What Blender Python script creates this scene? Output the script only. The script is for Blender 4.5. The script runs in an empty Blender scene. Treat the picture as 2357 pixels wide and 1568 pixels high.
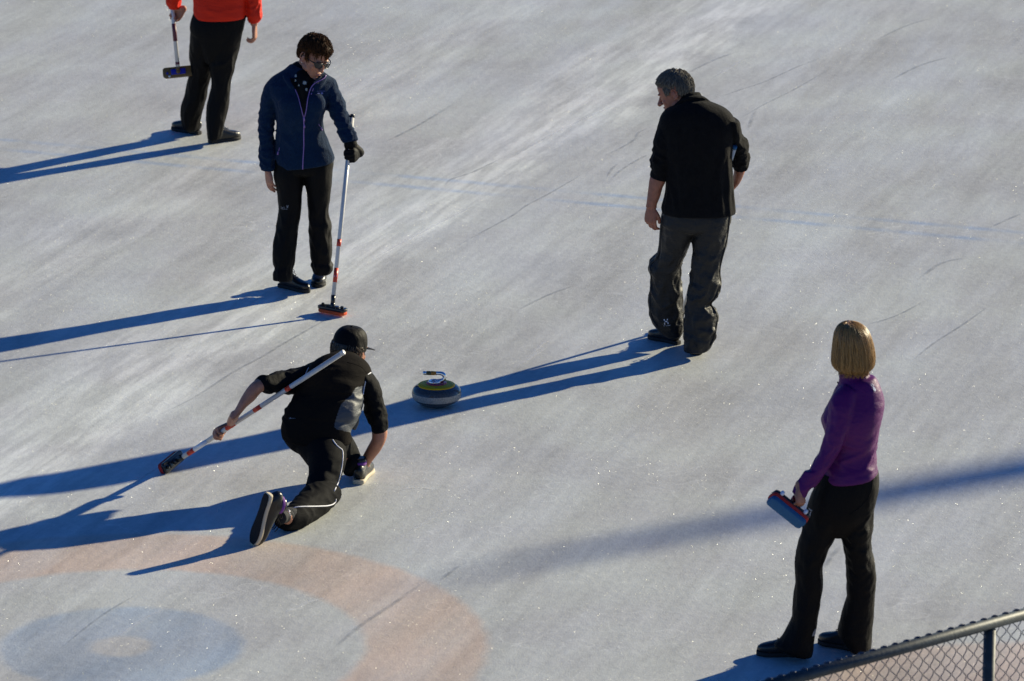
import bpy, math, random
import numpy as np
from mathutils import Vector, Matrix, noise
from mathutils.bvhtree import BVHTree
R = math.radians
scene = bpy.context.scene
col = scene.collection
random.seed(7)
# ------------------------------------------------------------------ camera geometry
F, PIT, H = 11200.0, 0.27269, 8.009      # focal length in picture units (2357 wide), pitch, height
W2, H2 = 2357/2, 1568/2
K = 4096/2357
CF = Vector((0, math.cos(PIT), -math.sin(PIT)))
CU = Vector((0, math.sin(PIT), math.cos(PIT)))
CAM = Vector((0, 0, H))
def ray(x, y):
    return Vector(((x-W2)/F, 0, 0)) + CF + CU*(-(y-H2)/F)
def G(x, y, z=0.0):                       # where a sight line meets the level z
    d = ray(x, y); return CAM + d*((H-z)/-d.z)
def PT(x, y, Y):                          # where a sight line meets the depth Y
    d = ray(x, y); return CAM + d*(Y/d.y)
def crop(ox, oy, sc): return lambda x, y: ((ox+x/sc)/K, (oy+y/sc)/K)
# ------------------------------------------------------------------ materials
MATS = {}
def nodes(m):
    m.use_nodes = True; return m.node_tree.nodes, m.node_tree.links
def mat(name, rgb, rough=0.8, metal=0.0, bump=None, var=0.0, varscale=30, sheen=0.0, spec=0.5, coat=0.0, stretch=(1,1,1), island=0.0, sss=0.0, bscale2=None):
    m = bpy.data.materials.new(name); N, L = nodes(m)
    b = N['Principled BSDF']
    b.inputs['Base Color'].default_value = (*rgb, 1); b.inputs['Roughness'].default_value = rough
    b.inputs['Metallic'].default_value = metal; b.inputs['Specular IOR Level'].default_value = spec
    b.inputs['Sheen Weight'].default_value = sheen; b.inputs['Coat Weight'].default_value = coat
    if sss:
        b.inputs['Subsurface Weight'].default_value = sss; b.inputs['Subsurface Radius'].default_value = (0.012, 0.004, 0.002)
        b.inputs['Subsurface Scale'].default_value = 1.0
    tc = N.new('ShaderNodeTexCoord'); mp = N.new('ShaderNodeMapping'); mp.inputs['Scale'].default_value = stretch
    L.new(tc.outputs['Object'], mp.inputs['Vector'])
    src = None
    if var:
        n = N.new('ShaderNodeTexNoise'); n.inputs['Scale'].default_value = varscale; n.inputs['Detail'].default_value = 5
        L.new(mp.outputs[0], n.inputs['Vector'])
        mr = N.new('ShaderNodeMapRange'); mr.inputs[1].default_value = .3; mr.inputs[2].default_value = .7
        mr.inputs[3].default_value = 1-var; mr.inputs[4].default_value = 1+var
        L.new(n.outputs['Fac'], mr.inputs[0]); src = mr.outputs[0]
    if island:
        g = N.new('ShaderNodeNewGeometry'); mr2 = N.new('ShaderNodeMapRange')
        mr2.inputs[3].default_value = 1-island; mr2.inputs[4].default_value = 1+island
        L.new(g.outputs['Random Per Island'], mr2.inputs[0])
        if src:
            mm = N.new('ShaderNodeMath'); mm.operation = 'MULTIPLY'; L.new(src, mm.inputs[0]); L.new(mr2.outputs[0], mm.inputs[1]); src = mm.outputs[0]
        else: src = mr2.outputs[0]
    if src:
        vm = N.new('ShaderNodeVectorMath'); vm.operation = 'SCALE'; vm.inputs[0].default_value = rgb
        L.new(src, vm.inputs['Scale']); L.new(vm.outputs[0], b.inputs['Base Color'])
    prev = None
    for bb in (bump, bscale2):
        if bb:
            sc, dist = bb[:2]
            n = N.new('ShaderNodeTexNoise'); n.inputs['Scale'].default_value = sc; n.inputs['Detail'].default_value = 4
            if len(bb) > 2:
                m2 = N.new('ShaderNodeMapping'); m2.inputs['Scale'].default_value = bb[2]; L.new(tc.outputs['Object'], m2.inputs['Vector']); L.new(m2.outputs[0], n.inputs['Vector'])
            else: L.new(mp.outputs[0], n.inputs['Vector'])
            bp = N.new('ShaderNodeBump'); bp.inputs['Distance'].default_value = dist; bp.inputs['Strength'].default_value = 1
            L.new(n.outputs['Fac'], bp.inputs['Height'])
            if prev: L.new(prev, bp.inputs['Normal'])
            prev = bp.outputs[0]; L.new(prev, b.inputs['Normal'])
    MATS[name] = m; return m
mat('skin', (.40,.17,.10), .5, sss=.15, var=.14, varscale=35, bump=(120,.0012))
mat('skin_tan', (.34,.125,.07), .5, sss=.15, var=.16, varscale=35, bump=(120,.0012))
mat('lips', (.30,.09,.08), .45); mat('teeth', (.6,.55,.5), .3); mat('brow', (.06,.04,.03), .8)
mat('black_fleece', (.0065,.006,.006), .9, sheen=.02, bump=(260,.002), bscale2=(14,.012,(1,1,.55)), var=.25, spec=.12)
mat('black_cloth', (.0055,.005,.0048), .62, sheen=.0, bump=(300,.0008), bscale2=(16,.012,(1,1,.35)), spec=.10)
mat('black_jersey', (.005,.005,.0055), .8, sheen=.0, bump=(300,.0008), bscale2=(18,.010), spec=.10)
mat('grey_shell', (.025,.0235,.0215), .5, sheen=.0, bump=(250,.0006), bscale2=(15,.016,(.8,.8,1.5)), spec=.2)
mat('grey_seam', (.008,.008,.009), .7)
mat('vest_black', (.011,.009,.0075), .85, sheen=.0, bump=(280,.0008), bscale2=(13,.007,(.7,.7,2.2)), spec=.05)
mat('vest_grey', (.050,.057,.068), .6, bump=(200,.0008), bscale2=(15,.009,(.8,.8,1.8)))
mat('track_black', (.008,.008,.0085), .8, bump=(200,.0006), bscale2=(18,.005,(.6,.6,2.2)), spec=.06)
mat('navy_fleece', (.0045,.019,.050), .9, sheen=.07, bump=(150,.006), bscale2=(14,.010,(1,1,1)), var=.25, varscale=120, spec=.1)
mat('navy_lining', (.07,.065,.065), .85, bump=(200,.001))
mat('purple_jersey', (.090,.006,.100), .5, sheen=.0, bump=(260,.0006), bscale2=(12,.010,(.8,.8,1.4)), spec=.22)
mat('red_jacket', (.70,.026,.008), .6, sheen=.0, bump=(200,.0008), bscale2=(12,.012,(.6,.6,1.8)), spec=.15)
mat('shoe_black', (.009,.009,.009), .32, bump=(60,.002), spec=.5)
mat('sole_black', (.012,.012,.012), .8); mat('sole_cream', (.55,.47,.34), .7, bump=(90,.001)); mat('rubber_tread', (.006,.006,.006), .9, bump=(150,.003,(1,1,6)))
mat('purple_trim', (.16,.04,.26), .8); mat('sock_black', (.016,.017,.02), .9, bump=(180,.003,(1,1,.2)))
mat('hair_brown', (.060,.024,.008), .6, island=.5, spec=.1); mat('hair_grey', (.15,.13,.10), .55, island=.4, spec=.2)
mat('hair_silver', (.17,.16,.14), .5, island=.4)
mat('hair_blonde', (.27,.145,.042), .4, island=.5, spec=.45)
mat('hair_short_brown', (.10,.065,.035), .5, island=.4)
mat('lens', (.008,.008,.012), .08); mat('plastic_black', (.010,.010,.011), .25, spec=.5)
mat('white_tube', (.62,.60,.56), .3, var=.06, varscale=14); mat('grey_tube', (.40,.42,.43), .35); mat('tape_red', (.62,.05,.02), .4); mat('tape_dark', (.12,.02,.04), .5)
mat('label_white', (.75,.75,.78), .5); mat('pad_orange', (.75,.09,.015), .8, bump=(200,.002)); mat('pad_red', (.42,.02,.015), .75, bump=(200,.002))
mat('pad_blue', (.015,.10,.24), .9, bump=(220,.003)); mat('knob_white', (.75,.78,.85), .4); mat('head_gold', (.15,.085,.015), .5); mat('head_blue', (.01,.012,.30), .5)
mat('zip_lilac', (.25,.14,.40), .5); mat('pipe_white', (.65,.65,.70), .5); mat('print_white', (.8,.8,.85), .6); mat('print_grey', (.24,.25,.27), .6); mat('print_blue', (.12,.14,.38), .6)
mat('petal', (.5,.55,.6), .8); mat('petal_core', (.42,.36,.10), .8); mat('metal', (.7,.7,.7), .2, 1.0)
mat('granite_dark', (.055,.060,.062), .12, var=.45, varscale=160, spec=.5)
mat('granite_band', (.30,.29,.26), .55, var=.4, varscale=140, bump=(200,.002))
mat('stone_yellow', (.80,.44,.004), .5, var=.12, varscale=12, spec=.2); mat('stone_red', (.45,.02,.05), .3); mat('chrome', (.75,.76,.78), .06, 1.0)
mat('grip_olive', (.06,.06,.012), .4); mat('grip_orange', (.42,.17,.01), .4)
mat('fence_steel', (.022,.034,.042), .55, .0, var=.35, varscale=25, bump=(60,.001)); mat('fence_zinc', (.22,.26,.28), .45, .3, var=.2, varscale=40)
mat('fence_wire', (.05,.065,.10), .45, .2); mat('bark', (.07,.05,.035), .9, bump=(30,.02)); mat('needles', (.02,.05,.022), .8)
# ------------------------------------------------------------------ mesh helpers
def mk(name, geo, mats, parent=None, base=None, matidx=None, smooth=True):
    vs, fs = geo
    base = base if base is not None else Vector((0,0,0))
    me = bpy.data.meshes.new(name)
    me.from_pydata([tuple(Vector(v)-base) for v in vs], [], [tuple(f) for f in fs])
    for m in (mats if isinstance(mats, (list, tuple)) else [mats]): me.materials.append(MATS[m])
    if matidx is not None: me.polygons.foreach_set('material_index', matidx)
    if smooth: me.polygons.foreach_set('use_smooth', [True]*len(me.polygons))
    me.validate(); me.update()
    o = bpy.data.objects.new(name, me); col.objects.link(o)
    if parent: o.parent = parent
    else: o.location = base
    return o
def tag(o, label=None, cat=None, group=None, kind=None):
    for k, v in (('label',label),('category',cat),('group',group),('kind',kind)):
        if v: o[k] = v
    return o
def empty(name, base):
    o = bpy.data.objects.new(name, None); col.objects.link(o); o.location = base; o.empty_display_size = .1; return o
def join(parts):
    V, Fs = [], []
    for v, f in parts:
        n = len(V); V += list(v); Fs += [tuple(i+n for i in q) for q in f]
    return V, Fs
def xf(geo, M): return [M @ Vector(v) for v in geo[0]], geo[1]
def cr(p0, p1, p2, p3, t):
    return .5*((2*p1)+(-p0+p2)*t+(2*p0-5*p1+4*p2-p3)*t*t+(-p0+3*p1-3*p2+p3)*t**3)
def interp(rows, sub):
    A = np.array(rows, float); n = len(A); out = []
    for i in range(n-1):
        p0 = A[i-1] if i else 2*A[0]-A[1]; p3 = A[i+2] if i+2 < n else 2*A[-1]-A[-2]
        for k in range(sub): out.append(cr(p0, A[i], A[i+1], p3, k/sub))
    out.append(A[-1]); return out
def ridge(v): return 1-min(1, abs(v)*3.0)
def loft(rows, n=40, sub=6, ex=2.0, cap=.3, fold=None, seed=0, shrink=1.0, flip=None):
    """rows: (Lx,Ly,Lz, Rx,Ry,Rz, depth half thickness, wrinkle) in world metres"""
    rr = interp(rows, sub); N = len(rr)
    C = [Vector((r[:3]+r[3:6])/2) for r in rr]
    V, Fs = [], []; s = 0; Bp = None
    rings = []
    for i in range(N):
        A = Vector(rr[i][3:6]-rr[i][:3]); a = max(A.length/2, .001); A.normalize()
        T = (C[min(i+1,N-1)]-C[max(i-1,0)])
        if T.length < 1e-6: T = Vector((0,0,-1))
        T.normalize()
        B = A.cross(T)
        if B.length < .05: B = Bp or Vector((0,1,0))
        B.normalize()
        if Bp is None:
            if B.y < 0: B = -B
        elif B.dot(Bp) < 0: B = -B
        Bp = B; b = max(rr[i][6], .001); w = rr[i][7]
        if i: s += (C[i]-C[i-1]).length
        rings.append((C[i], A, B, T, a*shrink, b*shrink, w, s))
    def ring(c, A, B, a, b, w, s, sc=1.0):
        out = []
        for j in range(n):
            th = 2*math.pi*j/n; ct, st = math.cos(th), math.sin(th)
            x = math.copysign(abs(ct)**(2/ex), ct); y = math.copysign(abs(st)**(2/ex), st)
            d = 0
            if fold and w and shrink == 1.0:
                fs, ft, sk = fold
                q = Vector(((s+sk*st)*fs, ct*ft, st*ft)) + Vector((seed*7.3, seed*3.1, seed))
                q2 = q*2.1
                d = w*(ridge(noise.noise(q)) - .55 + .45*noise.noise(q2))
            out.append(c + A*(x*a*sc) + B*(y*b*sc) + (A*ct+B*st)*d)
        return out
    R0 = rings[0]; R1 = rings[-1]; m0 = min(R0[4], R0[5])*cap; m1 = min(R1[4], R1[5])*cap
    seq = []
    seq.append(ring(R0[0]-R0[3]*m0, R0[1], R0[2], R0[4], R0[5], 0, 0, .35)); seq.append(ring(R0[0]-R0[3]*m0*.75, R0[1], R0[2], R0[4], R0[5], 0, 0, .75))
    for r in rings: seq.append(ring(r[0], r[1], r[2], r[4], r[5], r[6], r[7]))
    seq.append(ring(R1[0]+R1[3]*m1*.75, R1[1], R1[2], R1[4], R1[5], 0, 0, .75)); seq.append(ring(R1[0]+R1[3]*m1, R1[1], R1[2], R1[4], R1[5], 0, 0, .35))
    for q in seq: V += q
    for i in range(len(seq)-1):
        for j in range(n):
            k = (j+1) % n; Fs.append((i*n+j, i*n+k, (i+1)*n+k, (i+1)*n+j))
    V.append(sum(seq[0], Vector())/n); V.append(sum(seq[-1], Vector())/n)
    for j in range(n):
        k = (j+1) % n; Fs.append((k, j, len(V)-2)); b0 = (len(seq)-1)*n; Fs.append((b0+j, b0+k, len(V)-1))
    return V, Fs
def tube(pts, rad, n=10, sub=1, flat=1.0, up=None, capped=True):
    P = [Vector(p) for p in pts]; rad = [rad]*len(P) if isinstance(rad, (int,float)) else list(rad)
    if sub > 1:
        q = interp([(*p, r) for p, r in zip(P, rad)], sub); P = [Vector(a[:3]) for a in q]; rad = [a[3] for a in q]
    V, Fs = [], []; A = None
    for i, p in enumerate(P):
        T = (P[min(i+1,len(P)-1)]-P[max(i-1,0)]).normalized()
        if A is None:
            A = (Vector(up) if up else (Vector((0,0,1)) if abs(T.z) < .9 else Vector((1,0,0))))
        A = (A - T*A.dot(T)).normalized(); B = T.cross(A)
        for j in range(n):
            th = 2*math.pi*j/n; V.append(p + A*(math.cos(th)*rad[i]*flat) + B*(math.sin(th)*rad[i]))
    for i in range(len(P)-1):
        for j in range(n):
            k = (j+1) % n; Fs.append((i*n+j, i*n+k, (i+1)*n+k, (i+1)*n+j))
    if capped: Fs.append(tuple(range(n-1,-1,-1))); Fs.append(tuple((len(P)-1)*n+j for j in range(n)))
    return V, Fs
def capsule(pts, rad, n=12, sub=3):            # tube with rounded ends
    P = [Vector(p) for p in pts]; rad = [rad]*len(P) if isinstance(rad,(int,float)) else list(rad)
    d0 = (P[0]-P[1]).normalized(); d1 = (P[-1]-P[-2]).normalized()
    q = interp([(*p, r) for p, r in zip(P, rad)], sub) if sub > 1 else [np.array((*p, r)) for p, r in zip(P, rad)]
    PP = [Vector(a[:3]) for a in q]; RR = [a[3] for a in q]
    PP = [PP[0]+d0*RR[0]*.95, PP[0]+d0*RR[0]*.6] + PP + [PP[-1]+d1*RR[-1]*.6, PP[-1]+d1*RR[-1]*.95]
    RR = [RR[0]*.3, RR[0]*.8] + RR + [RR[-1]*.8, RR[-1]*.3]
    return tube(PP, RR, n)
def ball(c, r, M=None, n=16, m=10):
    c = Vector(c); r = (r,r,r) if isinstance(r,(int,float)) else r
    V, Fs = [], []
    for i in range(1, m):
        ph = math.pi*i/m
        for j in range(n):
            th = 2*math.pi*j/n; V.append(Vector((r[0]*math.sin(ph)*math.cos(th), r[1]*math.sin(ph)*math.sin(th), r[2]*math.cos(ph))))
    V.append(Vector((0,0,r[2]))); V.append(Vector((0,0,-r[2])))
    for i in range(m-2):
        for j in range(n):
            k = (j+1) % n; Fs.append((i*n+j, (i+1)*n+j, (i+1)*n+k, i*n+k))
    for j in range(n):
        k = (j+1) % n; Fs.append((len(V)-2, j, k)); Fs.append((len(V)-1, (m-2)*n+k, (m-2)*n+j))
    if M is not None: V = [M @ v for v in V]
    return [v+c for v in V], Fs
def rbox(cx, cy, cz, sx, sy, sz, bev=.004, round_xy=None):
    """box with rounded corners; round_xy = big radius of the outline seen from above"""
    r = round_xy if round_xy is not None else bev
    def outline(inset):
        o = []; rr = max(r-inset, .0005); hx, hy = sx/2-inset, sy/2-inset
        for qx, qy, a0 in ((1,1,0),(-1,1,90),(-1,-1,180),(1,-1,270)):
            for k in range(6):
                a = R(a0+18*k); o.append((qx*(hx-rr)+rr*math.cos(a), qy*(hy-rr)+rr*math.sin(a)))
        return o
    lv = [(-sz/2, bev), (-sz/2+bev*.3, bev*.3), (-sz/2+bev, 0), (sz/2-bev, 0), (sz/2-bev*.3, bev*.3), (sz/2, bev)]
    V, Fs = [], []; n = 24
    for z, ins in lv: V += [Vector((cx+x, cy+y, cz+z)) for x, y in outline(ins)]
    for i in range(len(lv)-1):
        for j in range(n):
            k = (j+1) % n; Fs.append((i*n+j, i*n+k, (i+1)*n+k, (i+1)*n+j))
    Fs.append(tuple(range(n-1,-1,-1))); Fs.append(tuple((len(lv)-1)*n+j for j in range(n)))
    return V, Fs
def lathe(prof, n=64, c=(0,0,0)):
    V, Fs = [], []; c = Vector(c)
    for r, z in prof:
        for j in range(n):
            t = 2*math.pi*j/n; V.append(c+Vector((r*math.cos(t), r*math.sin(t), z)))
    for i in range(len(prof)-1):
        for j in range(n):
            k = (j+1) % n; Fs.append((i*n+j, i*n+k, (i+1)*n+k, (i+1)*n+j))
    return V, Fs
def union(parts, vox=.006, it=3):
    V, Fs = join(parts)
    me = bpy.data.meshes.new('tmp'); me.from_pydata([tuple(v) for v in V], [], Fs); me.update()
    o = bpy.data.objects.new('tmp', me); col.objects.link(o)
    m = o.modifiers.new('r', 'REMESH'); m.mode = 'VOXEL'; m.voxel_size = vox; m.adaptivity = 0
    if it:
        s = o.modifiers.new('s', 'SMOOTH'); s.factor = .5; s.iterations = it
    dg = bpy.context.evaluated_depsgraph_get(); e = o.evaluated_get(dg); em = e.to_mesh()
    co = np.empty(len(em.vertices)*3, np.float32); em.vertices.foreach_get('co', co)
    out = ([Vector(p) for p in co.reshape(-1,3).tolist()], [tuple(p.vertices) for p in em.polygons])
    e.to_mesh_clear(); bpy.data.objects.remove(o); bpy.data.meshes.remove(me)
    return out
# ------------------------------------------------------------------ things laid on a surface
class Surf:
    def __init__(s, geo): s.b = BVHTree.FromPolygons([tuple(v) for v in geo[0]], geo[1])
    def hit(s, x, y, off=.002):
        d = ray(x, y).normalized(); p, n, i, t = s.b.ray_cast(CAM, d)
        if p is None: return None
        if n.dot(d) > 0: n = -n
        return p + n*off
def strip(surf, pts, rad, off=.001, n=8, step=3):      # a cord lying on a garment
    P = []
    for i in range(len(pts)-1):
        (x0,y0),(x1,y1) = pts[i], pts[i+1]; k = max(1, int(math.hypot(x1-x0,y1-y0)/step))
        for j in range(k+(i == len(pts)-2)):
            p = surf.hit(x0+(x1-x0)*j/k, y0+(y1-y0)*j/k, off)
            if p: P.append(p)
    P = [p for i, p in enumerate(P) if i == 0 or (p-P[i-1]).length < .09]
    for _ in range(2):
        P = [P[0]] + [(P[i-1]+P[i]*2+P[i+1])/4 for i in range(1, len(P)-1)] + [P[-1]]
    return tube(P, rad, n)
def patch(surf, poly, off=.002):                       # a small flat print: triangle fan laid on the garment
    c = (sum(p[0] for p in poly)/len(poly), sum(p[1] for p in poly)/len(poly))
    V = [surf.hit(*c, off)] + [surf.hit(*p, off) for p in poly]
    if any(v is None for v in V): return [], []
    return V, [(0, i+1, (i+1) % len(poly)+1) for i in range(len(poly))]
def text_on(surf, txt, x, y, size, ang=0, shear=0, off=.0025, body_w=1.0):
    cu = bpy.data.curves.new('t', 'FONT'); cu.body = txt; cu.size = 1; cu.align_x = 'CENTER'; cu.align_y = 'CENTER'; cu.resolution_u = 2
    o = bpy.data.objects.new('t', cu); col.objects.link(o)
    dg = bpy.context.evaluated_depsgraph_get(); em = o.evaluated_get(dg).to_mesh()
    V, ok = [], True; ca, sa = math.cos(ang), math.sin(ang)
    for v in em.vertices:
        a, b = v.co.x*size*body_w, v.co.y*size
        p = surf.hit(x + a*ca + b*sa, y + a*sa*1 - b*ca, off)
        if p is None: ok = False; break
        V.append(p)
    Fs = [tuple(p.vertices) for p in em.polygons]
    o.evaluated_get(dg).to_mesh_clear(); bpy.data.objects.remove(o)
    return (V, Fs) if ok else ([], [])
# ------------------------------------------------------------------ head, hair, hands, shoes
def frame(o, x, y, z):
    x, y, z = Vector(x).normalized(), Vector(y).normalized(), Vector(z).normalized()
    return Matrix(((x.x,y.x,z.x,o[0]),(x.y,y.y,z.y,o[1]),(x.z,y.z,z.z,o[2]),(0,0,0,1)))
def look(o, face, up=(0,0,1), roll=0):                  # head frame: face along local -Y
    f = Vector(face).normalized(); y = -f; u = Vector(up); x = y.cross(u).normalized(); z = x.cross(y)
    return frame(o, x, y, z) @ Matrix.Rotation(roll, 4, 'Y')
def head_parts(nose=1.0, jaw=1.0):
    g = [ball((0,.018,.028), (.074,.094,.090), n=24, m=16)]
    rows = [(-.024,-.055,-.122,.024,-.055,-.122,.020,0),(-.038,-.050,-.104,.038,-.050,-.104,.034,0),(-.050*jaw,-.040,-.078,.050*jaw,-.040,-.078,.048,0),
            (-.060*jaw,-.030,-.045,.060*jaw,-.030,-.045,.059,0),(-.066,-.020,-.005,.066,-.020,-.005,.070,0),(-.068,-.008,.04,.068,-.008,.04,.080,0)]
    g.append(loft([list(map(float, r)) for r in rows], n=28, sub=4, ex=2.2, cap=.5))
    g.append(capsule([(0,-.086,.006),(0,-.098,-.014),(0,-.108*(1+(nose-1)*.15),-.034)], [.0075,.0095,.0125*nose]))
    for s in (-1,1):
        g.append(ball((s*.0105,-.097,-.037), (.009,.010,.0075), n=10, m=8))
        g.append(ball((s*.028,-.080,.020), (.025,.011,.0075), n=12, m=8))
        g.append(ball((s*.034,-.060,-.030), (.025,.019,.026), n=14, m=10))
        g.append(ball((s*.028,-.075,.001), (.0135,.009,.009), n=12, m=8))
        g.append(ball((s*.048,-.008,-.066), (.014,.036,.022), n=12, m=8))
        g.append(ball((s*.074,.014,-.012), (.008,.014,.026), n=12, m=8))
        e = [(s*.080, .016+.017*math.cos(t), -.006+.029*math.sin(t)) for t in [R(a) for a in range(-110, 200, 20)]]
        g.append(capsule([(a[0]+s*.004*(a[1]>.016), a[1], a[2]) for a in e], .0042, n=8, sub=1))
        g.append(ball((s*.079,.006,-.034), (.005,.007,.009), n=8, m=6))
    g.append(ball((0,-.089,-.0615), (.023,.009,.0048), n=14, m=8)); g.append(ball((0,-.086,-.0745), (.020,.010,.0058), n=14, m=8))
    g.append(ball((0,-.076,-.106), (.021,.016,.015), n=14, m=8))
    return g
def hairdo(M, mask, thick, n_str=260, L=(.03,.05), lift=.006, rad=.0022, crown=Vector((0,.05,.12)), seed=1, gravity=.3, ridg=.006, comb=Vector((0,0,0))):
    """shell that sits over the skull plus combed locks; mask(dir)->0..1"""
    rnd = random.Random(seed); c = Vector((0,.016,.022)); r = Vector((.077,.098,.094))
    def surf(d, extra=0.0):
        m = mask(d); rr = 1/math.sqrt((d.x/r.x)**2+(d.y/r.y)**2+(d.z/r.z)**2)
        t = thick(d)
        f = ridge(noise.noise(Vector((d.x*9, d.y*9, d.z*4))+Vector((seed,0,0))))*ridg
        return c + d*(rr + (t+f)*m - .022*(1-m) + extra*m)
    V, Fs = [], []; nn, mm = 56, 40
    for i in range(mm+1):
        ph = math.pi*(i+.0)/mm
        for j in range(nn):
            th = 2*math.pi*j/nn; V.append(surf(Vector((math.sin(ph)*math.cos(th), math.sin(ph)*math.sin(th), math.cos(ph)))))
    for i in range(mm):
        for j in range(nn):
            k = (j+1) % nn; Fs.append((i*nn+j, (i+1)*nn+j, (i+1)*nn+k, i*nn+k))
    parts = [(V, Fs)]
    cd = (crown-c).normalized(); tries = 0; cnt = 0
    while cnt < n_str and tries < n_str*20:
        tries += 1
        d = Vector((rnd.gauss(0,1), rnd.gauss(0,1), rnd.gauss(0,1))).normalized()
        if mask(d) < .6: continue
        flow = (d-cd) - d*(d-cd).dot(d) + Vector((0,0,-gravity)) + comb + Vector((rnd.gauss(0,.12),rnd.gauss(0,.12),rnd.gauss(0,.12)))
        flow.normalize(); l = rnd.uniform(*L); pts = []; q = d.copy(); rr0 = rad*rnd.uniform(.7,1.5)
        for k in range(5):
            u = k/4; q2 = (q + flow*(l*u/.1)).normalized()
            pts.append(surf(q2, 0) + q2*(lift*u*rnd.uniform(.6,1.2)+.001) if mask(q2) > .3 else surf(q2, 0) + q2*(thick(q2)*.6+.022*(1-mask(q2))))
        parts.append(tube(pts, [rr0*.8, rr0, rr0*.9, rr0*.6, rr0*.15], 5)); cnt += 1
    return xf(join(parts), M)
def hand(M, side=1, curl=(20,25,20), spread=.0, thumb='free', scale=1.0, fat=1.0):
    """wrist at the origin, fingers along -Z, palm faces -Y, thumb on the side*X side"""
    g = []
    rows = [(-.026,0,.015,.026,0,.015,.019,0),(-.029,0,-.01,.029,0,-.01,.017,0),(-.037,-.002,-.04,.037,-.002,-.04,.0165,0),(-.041,-.002,-.075,.041,-.002,-.075,.014,0),(-.037,-.002,-.092,.037,-.002,-.092,.011,0)]
    g.append(loft([list(map(float, r)) for r in rows], n=20, sub=3, ex=2.4, cap=.4))
    for i, (x, ln, z0, rr) in enumerate(((.030,.068,-.086,.0088),(.0105,.078,-.091,.009),(-.0095,.073,-.089,.0087),(-.029,.058,-.081,.0078))):
        x *= side; rr *= fat
        a = 0; p = Vector((x, -.001, z0+.012)); pts = [p]
        base = Vector((x*(1+spread), -.002, z0)); pts.append(base); p = base
        cc = curl[i] if isinstance(curl[0], (tuple, list)) else curl
        for fr, c in zip((.44,.31,.25), cc):
            a += R(c); p = p + Vector((x*spread*.3, -math.sin(a), -math.cos(a)))*(ln*fr); pts.append(p)
        g.append(capsule(pts, [rr*.95, rr*1.05, rr*1.02, rr*.92, rr*.78], n=10, sub=3))
    if thumb == 'free': tp = [(.016,-.004,-.018),(.036,-.012,-.042),(.045,-.020,-.066),(.044,-.027,-.088)]
    elif thumb == 'wrap': tp = [(.016,-.006,-.018),(.034,-.022,-.040),(.034,-.040,-.062),(.018,-.052,-.078)]
    else: tp = [(.016,-.004,-.018),(.042,-.008,-.036),(.062,-.014,-.052),(.076,-.020,-.066)]
    g.append(capsule([(x*side, y, z) for x, y, z in tp], [.015*fat,.0125*fat,.0105*fat,.0088*fat], n=10, sub=3))
    S = Matrix.Scale(scale, 4)
    return [xf(q, M @ S) for q in g]
def grip(P, u, d, n, side, curl=(55,75,55), thumb='wrap', scale=1.0, fat=1.0):
    """hand closed round a bar through P along u; d = wrist-to-knuckle direction, n = way the palm faces"""
    u = Vector(u).normalized(); d = Vector(d).normalized(); z = -d; x = (u-z*u.dot(z)).normalized(); y = z.cross(x)
    if (-y).dot(Vector(n)) < 0: x, y = -x, -y
    M = frame((0,0,0), x, y, z); off = M @ (Vector((0,-.033,-.082))*scale)
    M = frame(Vector(P)-off, x, y, z)
    return hand(M, side, curl, 0, thumb, scale, fat), M @ Vector((0,0,.01))
def hang(Wp, d, n, side, curl=(20,25,20), thumb='free', scale=1.0, spread=0.0):
    d = Vector(d).normalized(); z = -d; y = -(Vector(n)-z*Vector(n).dot(z)).normalized(); x = y.cross(z)
    return hand(frame(Wp, x, y, z), side, curl, spread, thumb, scale)
def shoe_geo(kind, Ls=.285):
    k = Ls/.285
    def rows(L, zf, hf): return [[x*k, -w, zf(x), x*k, w, zf(x), hf(x), 0.] for x, w in L]
    out = [(.0,.020),(.008,.029),(.04,.033),(.09,.031),(.14,.035),(.19,.044),(.225,.046),(.255,.038),(.275,.024),(.285,.008)]
    th = .012 if kind != 'wedge' else .014
    sole = loft(rows(out, lambda x: th, lambda x: th), n=24, sub=3, ex=4.0, cap=.05)
    upL = [(.004,.020),(.02,.030),(.05,.033),(.09,.031),(.13,.034),(.18,.041),(.22,.042),(.25,.034),(.268,.022),(.277,.008)]
    hts = {.004:.030,.02:.044,.05:.047,.09:.046,.13:.040,.18:.031,.22:.026,.25:.022,.268:.017,.277:.009}
    up = loft(rows(upL, lambda x: th*1.4+hts[x]*.8, lambda x: hts[x]), n=24, sub=4, ex=2.5, cap=.2)
    ank = loft([[.015,-.03,.07,.10,-.0,.075,0.,0.]] and [[.012,0,.06,.105,0,.065,.034,0],[.016,0,.095,.10,0,.10,.034,0],[.020,0,.118,.092,0,.122,.033,0]], n=22, sub=3, cap=.05)
    la = []
    for x in (.105,.125,.145,.165):
        z = th*1.4+ (.085-.33*(x-.105)) ; la.append(tube([(x*k-.006,-.026,z-.024),(x*k,-.014,z-.004),(x*k+.004,0,z+.001),(x*k,.014,z-.004),(x*k-.006,.026,z-.024)], .0022, 6, sub=3))
    for s in (-1,1):
        la.append(tube([(.102,0,.112),(.112,s*.02,.118),(.120,s*.032,.105),(.108,s*.02,.100),(.100,0,.11)], .0019, 6, sub=4))
        la.append(tube([(.102,0,.112),(.122,s*.012,.106),(.138,s*.026,.088)], .0019, 6, sub=3))
    return sole, union([up, ank], .004, 3), join(la)
SHOES = {k: shoe_geo(k) for k in ('plain',)}
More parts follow.
